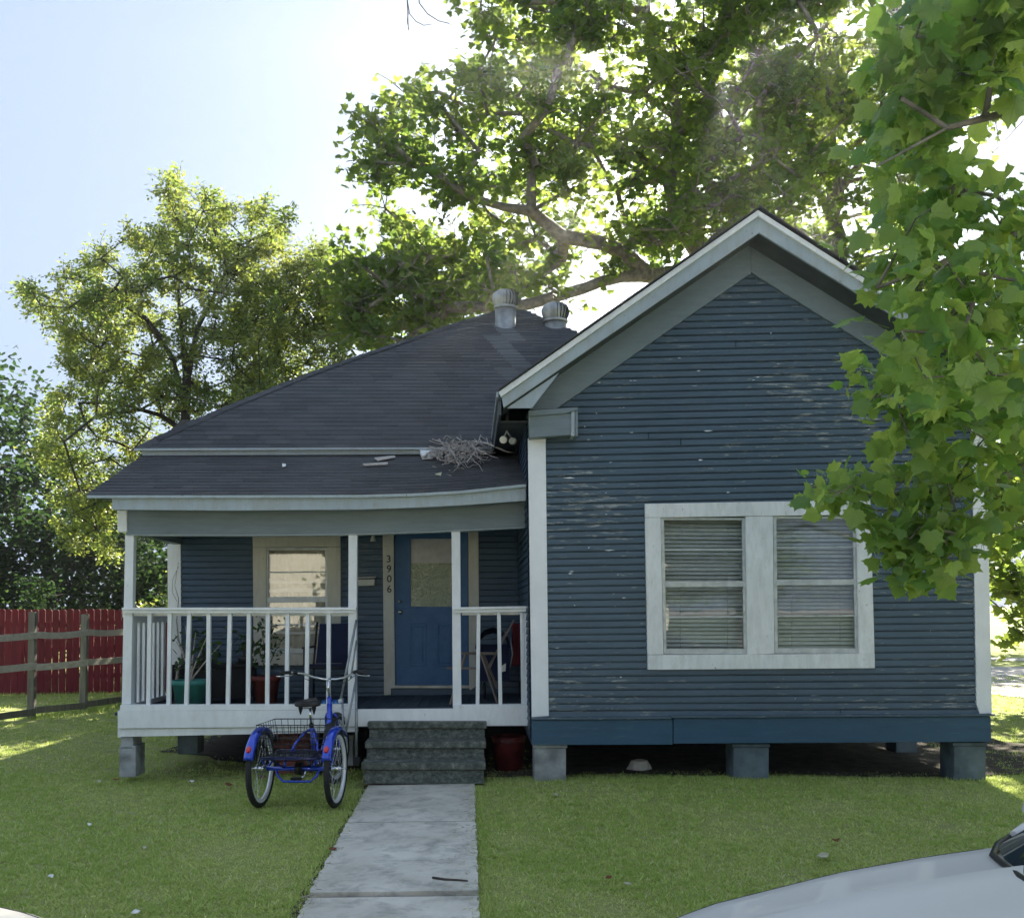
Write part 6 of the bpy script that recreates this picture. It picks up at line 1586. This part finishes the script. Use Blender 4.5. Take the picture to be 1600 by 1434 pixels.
# wire basket
bk = empty('basket', (0, 0, 0)); bk.parent = TR; bk.location = (0, 0, 0); bk['_L'] = [0, 0, 0]
zb_, zt_ = .455, .735; w0_, w1_ = .255, .30; y0_, y1_, y0t, y1t = -.19, .24, -.22, .27
def wp(u, v, t):  # u,v in -1..1 round the rectangle, t height
    return (u * (w0_ + (w1_ - w0_) * t), (y0_ + (y0t - y0_) * t) if v < 0 else (y1_ + (y1t - y1_) * t) if v > 0 else 0, zb_ + (zt_ - zb_) * t)
def tbk(name, pts, r_, closed=False, n=4):
    m = MB(); m.tube(pts, r_, n, not closed, closed); m.build(name, M['wire_black'], bk, local=True)
tbk('rim_wire', [wp(-1, -1, 1), wp(1, -1, 1), wp(1, 1, 1), wp(-1, 1, 1)], 0.005, True, 6)
for t_ in (0, .2, .4, .6, .8): tbk('wire', [wp(-1, -1, t_), wp(1, -1, t_), wp(1, 1, t_), wp(-1, 1, t_)], .0028, True)
for k in range(11):
    u = -1 + 2 * k / 10; a, b = wp(u, -1, 0), wp(u, -1, 1); c, d = wp(u, 1, 0), wp(u, 1, 1); tbk('wire', [b, a, c, d], .0028)
for k in range(1, 8):
    f = k / 8
    for s in (-1, 1):
        a0, b0 = wp(s, -1, 0), wp(s, 1, 0); a1, b1 = wp(s, -1, 1), wp(s, 1, 1)
        tbk('wire', [tuple(np.array(a0) * (1 - f) + np.array(b0) * f), tuple(np.array(a1) * (1 - f) + np.array(b1) * f)], .0028)
    a0, b0 = wp(-1, -1, 0), wp(-1, 1, 0); y = a0[1] * (1 - f) + b0[1] * f; tbk('wire', [(-w0_, y, zb_), (w0_, y, zb_)], .0028)
TR.scale = (1, 1, 1)

# ------------------------------------------------------------------ cars
def make_car(label, loc, rz, mirror=False):
    g = empty('parked_car', loc, label, 'car', 'silver white cars parked at the kerb', rz=rz)
    Fz = [(-.0, .42), (.03, .60), (.10, .69), (.25, .775), (.39, .82), (.62, .896), (.84, .942), (1.01, .978), (1.26, 1.018), (1.50, 1.048), (1.9, 1.065), (2.6, 1.07), (3.3, 1.07), (3.9, 1.06), (4.25, 1.02), (4.5, .93), (4.62, .75), (4.66, .45)]
    fx = [p[0] for p in Fz]; fz = [p[1] for p in Fz]
    hwx = [0, .05, .2, .5, 1.0, 2.0, 3.5, 4.2, 4.5, 4.66]; hwv = [.55, .66, .78, .85, .89, .905, .90, .87, .80, .68]
    X = sorted(set(list(np.linspace(0, 4.66, 60)) + [.01, .03, .06, .1]))
    sec = [(0, .035), (.25, .032), (.44, .026), (.50, .034), (.56, .018), (.75, .006), (.86, -.008), (.93, -.032), (.975, -.08), (1.0, -.17), (1.0, -.30), (.985, -.45), (.97, -9)]
    m = MB(); vs = []; NS = len(sec)
    wheels = (.86, 3.62)
    for x in X:
        F = np.interp(x, fx, fz); w_ = np.interp(x, hwx, hwv)
        for sgn in (1, -1):
            for (u, dz) in (sec if sgn > 0 else sec[::-1]):
                z = F + dz * (1 if x > .3 else x / .3)
                if dz < -1: z = .24
                z = max(z, .24)
                if abs(u) > .95:
                    for wx in wheels:
                        d = abs(x - wx)
                        if d < .36: z = max(z, min(F - .2, .33 + math.sqrt(.36 ** 2 - d ** 2) * .98)) if dz < -.25 else z
                vs.append((x, u * w_ * -sgn, z))
    n2 = NS * 2
    fs = []
    for i in range(len(X) - 1):
        for k in range(n2 - 1):
            if k == NS - 1 and False: continue
            fs.append([i * n2 + k, i * n2 + k + 1, (i + 1) * n2 + k + 1, (i + 1) * n2 + k])
    # sections run from far centre to rocker, rocker to near centre: reorder so that the top is continuous
    m2 = MB(); vs2 = []
    for x in X:
        F = np.interp(x, fx, fz); w_ = np.interp(x, hwx, hwv)
        row = [(-u, dz) for (u, dz) in sec[:0:-1]] + sec
        for (u, dz) in row:
            z = F + dz * (1 if x > .3 else max(.2, x / .3))
            if dz < -1: z = .24
            z = max(z, .24)
            if abs(u) > .95 and dz < -.2:
                for wx in wheels:
                    d = abs(x - wx)
                    if d < .37: z = max(z, min(F - .18, .31 + math.sqrt(.37 ** 2 - d ** 2)))
            vs2.append((x, u * w_, z))
    nr_ = 2 * NS - 1
    m2.add(vs2, [[i * nr_ + k, (i + 1) * nr_ + k, (i + 1) * nr_ + k + 1, i * nr_ + k + 1] for i in range(len(X) - 1) for k in range(nr_ - 1)] + [list(range(nr_)), [(len(X) - 1) * nr_ + k for k in range(nr_ - 1, -1, -1)]], True)
    m2.build('body', M['car_paint'], g, local=True)
    m = MB(); m.box((.1, -.8, .2), (4.55, .8, .4)); m.build('underbody', M['black_plastic'], g, local=True)
    for s in (-1, 1):
        m = MB(); m.tube([(x_, s * np.interp(x_, hwx, hwv) * .86, np.interp(x_, fx, fz) - .0085) for x_ in np.linspace(.22, 1.45, 16)], .0022, 5, False); m.build('bonnet_seam', M['black_plastic'], g, local=True)
    # greenhouse
    def base(t): # windscreen base curve, t -1..1
        y = t * .83; x = 1.35 + .13 * abs(t) ** 2.2 + (.10 * max(0, abs(t) - .8) / .2); return V3((x, y, np.interp(x, fx, fz) + .012 + .02 * (1 - t * t)))
    def topc(t): y = t * .62; return V3((2.18 + .06 * t * t, y, 1.44 + .02 * (1 - t * t)))
    def rtop(t): y = t * .60; return V3((3.25 - .05 * t * t, y, 1.43 + .02 * (1 - t * t)))
    def rbase(t): y = t * .76; return V3((4.02 - .14 * t * t, y, np.interp(3.95, fx, fz) + .02))
    def grid(f0, f1, name, mat, bul=.0, N=12, K=6):
        m = MB(); vs = []
        for j in range(K + 1):
            for i in range(N + 1):
                t = -1 + 2 * i / N; p = f0(t).lerp(f1(t), j / K); p.z += bul * math.sin(pi * j / K); vs.append(p)
        m.add(vs, [[j * (N + 1) + i, j * (N + 1) + i + 1, (j + 1) * (N + 1) + i + 1, (j + 1) * (N + 1) + i] for j in range(K) for i in range(N)], True); return m.build(name, M[mat], g, local=True)
    grid(base, topc, 'windscreen', 'car_glass', .03); grid(topc, rtop, 'roof', 'car_paint', .03); grid(rtop, rbase, 'rear_window', 'car_glass', .03)
    for s in (-1, 1):
        m = MB(); a, b, c, d = base(s), topc(s), rtop(s), rbase(s); bl = [V3((1.75, s * .84, 1.07)), V3((2.6, s * .86, 1.075)), V3((3.5, s * .84, 1.075))]
        o_ = V3((0, s * .004, 0)); m.add([a + o_, b + o_, c + o_, d + o_, bl[2], bl[1], bl[0]], [[0, 1, 6], [6, 1, 5], [5, 1, 2], [5, 2, 4], [4, 2, 3]]); m.build('side_window', M['car_glass'], g, local=True)
        m = MB(); m.tube([a + V3((-.02, -s * .03, .0)), a + V3((.03, 0, .01)), a.lerp(b, .5) + V3((0, s * .01, .012)), b + V3((0, 0, .0)), c, c.lerp(d, .5) + V3((0, 0, .01)), d], [.016, .022, .026, .026, .026, .035, .04], 8); m.build('pillar', M['car_paint'], g, local=True)
        m = MB(); p = b.lerp(c, .5); m.tube([p, V3((2.72, s * .86, 1.08))], .025, 6); m.build('pillar', M['black_plastic'], g, local=True)
        m = MB(); c_ = V3((1.78, s * .98, 1.10)); m.lathe(c_.x, c_.y, [(.01, c_.z - .06), (.07, c_.z - .05), (.09, c_.z), (.07, c_.z + .06), (.01, c_.z + .07)], 14); m.build('mirror', M['car_paint'], g, local=True)
    # base trim round the windscreen
    m = MB(); m.tube([base(-1 + 2 * i / 16) + V3((-.014, 0, -.006)) for i in range(17)], .010, 6); m.build('cowl_trim', M['black_plastic'], g, local=True)
    m = MB(); m.tube([base(-.7) + V3((.03, 0, .02)), base(-.3).lerp(topc(-.3), .12) + V3((-.01, 0, .03)), base(.1).lerp(topc(.1), .10) + V3((-.01, 0, .03))], .008, 5); m.build('wiper', M['black_plastic'], g, local=True)
    for x in wheels:
        for s in (-1, 1):
            for (nm, mt, R0, r1, w_) in (('tyre', 'black_rubber', .325, .20, .10), ('rim', 'rim_metal', .21, .03, .085)):
                m = MB(); K = 28; vs = []
                for (yy, rr) in ((s * (.80 - w_), R0 * .97), (s * .80, R0), (s * (.80 + .08), R0 * .97), (s * (.80 + w_ - .015 * (nm == 'rim')), r1)):
                    for k in range(K): a = 2 * pi * k / K; vs.append((x + rr * cos(a), yy, .325 + rr * sin(a)))
                m.add(vs, [[i * K + k, i * K + (k + 1) % K, (i + 1) * K + (k + 1) % K, (i + 1) * K + k] for i in range(3) for k in range(K)], True); m.build(nm, M[mt], g, local=True)
    for s in (-1, 1):
        m = MB(); m.prism([(.05, s * .42, .58), (.10, s * .70, .60), (.22, s * .76, .70), (.12, s * .45, .68)], (-.015, s * .01, .005)); m.build('headlight', M['headlamp'], g, local=True)
        m = MB(); m.prism([(4.60, s * .45, .72), (4.50, s * .80, .74), (4.47, s * .79, .90), (4.55, s * .45, .90)], (.03, s * .01, .0)); m.build('tail_light', M['tail_lamp'], g, local=True)
    m = MB(); m.box((-.02, -.45, .33), (.03, .45, .50)); m.build('grille', M['black_plastic'], g, local=True)
    return g
make_car('silver-white car seen across its bonnet at the bottom right corner, windscreen corner at the edge', (-.04, 2.17, -.085), 0)
c2 = make_car('silver-white car whose pale bonnet edge just shows in the bottom left corner', (-.80, 2.10, -.065), pi)

# ------------------------------------------------------------------ grass
def in_house(x, y):
    d = (y - HP0.y) - (x - HP0.x) * HW.y / HW.x
    return d > .15 and -4.2 < x < 5.0
BARE = [(onZ(px_, py_).x, onZ(px_, py_).y, r_) for px_, py_, r_ in ((775, 1385, .30), (800, 1310, .22), (330, 1222, .35), (520, 1240, .25), (130, 1165, .5), (560, 1320, .12), (350, 1330, .22), (1130, 1300, .25), (1480, 1290, .3), (950, 1410, .2), (240, 1400, .14), (1290, 1260, .3))]
def blades(n, x0, x1, y0, y1, hmin, hmax, w, seed, bend=.5):
    rs_ = np.random.RandomState(seed); nt = n // 9; tx = rs_.uniform(x0, x1, nt); ty = rs_.uniform(y0, y1, nt); tt = rs_.uniform(-.42, .42, nt); th_ = rs_.uniform(.45, 1.35, nt)
    ti = np.repeat(np.arange(nt), 9); n = len(ti); x = tx[ti] + rs_.normal(size=n) * w * 5.0; y = ty[ti] + rs_.normal(size=n) * w * 5.0; tn = tt[ti]; thh = th_[ti]
    t = (9.44 - y) / 4.18; onpath = (x > -1.416 + .216 * t + .0) & (x < -.393 + .19 * t + .0) & (y < 9.62)
    d = (y - HP0.y) - (x - HP0.x) * HW.y / HW.x
    fade = np.where(x > HP0.x, d > rs_.uniform(.0, .5, n), d > rs_.uniform(.9, 2.2, n)); under = fade & (x > -4.15 + rs_.uniform(-.1, .2, n)) & (x < 5.2)
    stepm = (x > -1.55) & (x < -.28) & (y > 9.3)
    vis = np.abs(x) < (y * .575 + .4)
    keep = ~(onpath | under | stepm) & vis
    # thin worn patches
    pn = np.sin(x * 1.7 + 1.1) * np.cos(y * 1.3 + .4) + .5 * np.sin(x * 4.1 + y * 3.3)
    keep &= rs_.uniform(0, 1, n) < np.clip(1.15 - .35 * np.maximum(0, pn), .3, 1)
    pb = np.zeros(n)
    for (bx, by, br) in BARE: pb = np.maximum(pb, np.clip(1.25 - np.sqrt((x - bx) ** 2 + ((y - by) * .8) ** 2) / br * (1 + .3 * np.sin(x * 23 + y * 17)), 0, 1))
    keep &= rs_.uniform(0, 1, n) > pb * .55; tn = tn + pb * .35; thh = thh * (1 - .35 * pb)
    x, y, pn, tn, thh = x[keep], y[keep], pn[keep], tn[keep], thh[keep]; n = len(x)
    z = np.array([gz(a, b) for a, b in zip(x, y)]); h = rs_.uniform(hmin, hmax, n) * thh * (1 - .25 * np.clip(pn, 0, 1.2)); an = rs_.uniform(0, 2 * pi, n); bd = h * rs_.uniform(.1, bend, n); ba = rs_.uniform(0, 2 * pi, n)
    P = np.stack([x, y, z - .004], 1); s_ = np.stack([np.cos(an), np.sin(an), 0 * an], 1) * (w * rs_.uniform(.6, 1.3, n))[:, None]
    tip = P + np.stack([np.cos(ba) * bd, np.sin(ba) * bd, h], 1); mid = P + (tip - P) * .5 + np.array([0, 0, .12]) * h[:, None]
    V = np.stack([P - s_, P + s_, mid + s_ * .8, mid - s_ * .8, tip], 1).reshape(-1, 3)
    b = np.arange(n)[:, None] * 5; F = np.concatenate([b + np.array([0, 1, 2]), b + np.array([0, 2, 3]), b + np.array([3, 2, 4])], 1).reshape(-1, 3)
    rn = np.clip(tn + rs_.beta(2, 2.4, n) * .75 + .16 * np.clip(pn + .3, -.3, 1.3), 0, .92); rn = np.where(rs_.uniform(0, 1, n) < .05 + .05 * np.clip(pn, 0, 1), .98, rn)
    return V, F, np.repeat(rn, 3)
def grass(name, specs, label):
    Vs, Fs, Rs = [], [], []; off = 0
    for s_ in specs:
        V, F, r_ = blades(*s_); Vs.append(V); Fs.append(F + off); Rs.append(r_); off += len(V)
    me = np_mesh(name, np.concatenate(Vs), np.concatenate(Fs), np.concatenate(Rs)); o = link_mesh(name, me, M['grass_blade']); tag(o, label, None, None, 'stuff')
grass('grass', [(250000, -4.2, 4.2, 4.9, 7.2, .010, .030, .0032, 1, 1.9), (240000, -6.5, 6.5, 7.2, 10.4, .012, .034, .0038, 2, 1.7), (90000, -10.5, 9.5, 10.4, 15.5, .018, .040, .006, 3, 1.2), (50000, -15, 15, 15.5, 24, .02, .055, .010, 4)], 'short mown lawn grass')
# taller tufts at the foot of things
Vs, Fs, Rs = [], [], []; off = 0; rs_ = np.random.RandomState(77)
spots = [(P1.x, P1.y, .3, 200), (P2.x, P2.y, .3, 260)] + [(lerp(P1.x, P2.x, u), lerp(P1.y, P2.y, u), .12, 50) for u in np.linspace(0, 1, 8)] + [(lerp(P2.x, P3.x, u), lerp(P2.y, P3.y, u), .15, 120) for u in np.linspace(0, 1, 8)] + [(x_, 20.85, .25, 90) for x_ in np.linspace(-13, -5, 26)] + [(pathL(y_) - .05, y_, .05, 26) for y_ in np.linspace(5.0, 9.2, 40)] + [(pathR(y_) + .03, y_, .04, 30) for y_ in np.linspace(5.0, 9.2, 40)] + [(x_, HP0.y + .0 + (x_ - .2) * .043, .12, 90) for x_ in np.linspace(.2, 4.8, 30)] + [(x_, 9.75, .15, 60) for x_ in np.linspace(-4.2, -1.6, 14)]
for (x_, y_, sp, n_) in spots:
    hh = .10 if y_ > 12 else .055
    x = x_ + rs_.normal(size=n_) * sp; y = y_ + rs_.normal(size=n_) * sp * .5; h = rs_.uniform(.4, 1.0, n_) * hh; ba = rs_.uniform(0, 2 * pi, n_); w_ = .004 if y_ < 12 else .008
    P = np.stack([x, y, np.array([gz(a, b) for a, b in zip(x, y)]) - .003], 1); sd = np.stack([np.cos(ba + 1.5), np.sin(ba + 1.5), 0 * ba], 1) * w_
    tip = P + np.stack([np.cos(ba) * h * .5, np.sin(ba) * h * .5, h], 1); Vs.append(np.stack([P - sd, P + sd, tip], 1).reshape(-1, 3)); Fs.append(np.arange(n_ * 3).reshape(-1, 3) + off); off += n_ * 3; Rs.append(rs_.uniform(0, .7, n_))
me = np_mesh('grass_tufts', np.concatenate(Vs), np.concatenate(Fs), np.concatenate(Rs)); o = link_mesh('grass_tufts', me, M['grass_blade']); tag(o, 'longer grass tufts along the path edges, piers and fences', None, None, 'stuff')

# ------------------------------------------------------------------ scattering volume added to give the veil of lens flare
hz = MB(); hz.box((-70, -34, -1.2), (70, 62, 24)); hzm = bpy.data.materials.new('flare_haze'); hzm.use_nodes = True; ht = hzm.node_tree; ht.nodes.clear()
ho = ht.nodes.new('ShaderNodeOutputMaterial'); hv = ht.nodes.new('ShaderNodeVolumePrincipled')
hv.inputs['Color'].default_value = (0.92, 0.95, 1.0, 1); hv.inputs['Density'].default_value = 0.0010; hv.inputs['Anisotropy'].default_value = 0.82
ht.links.new(hv.outputs[0], ho.inputs['Volume']); tag(hz.build('flare_haze', hzm), kind='stuff')
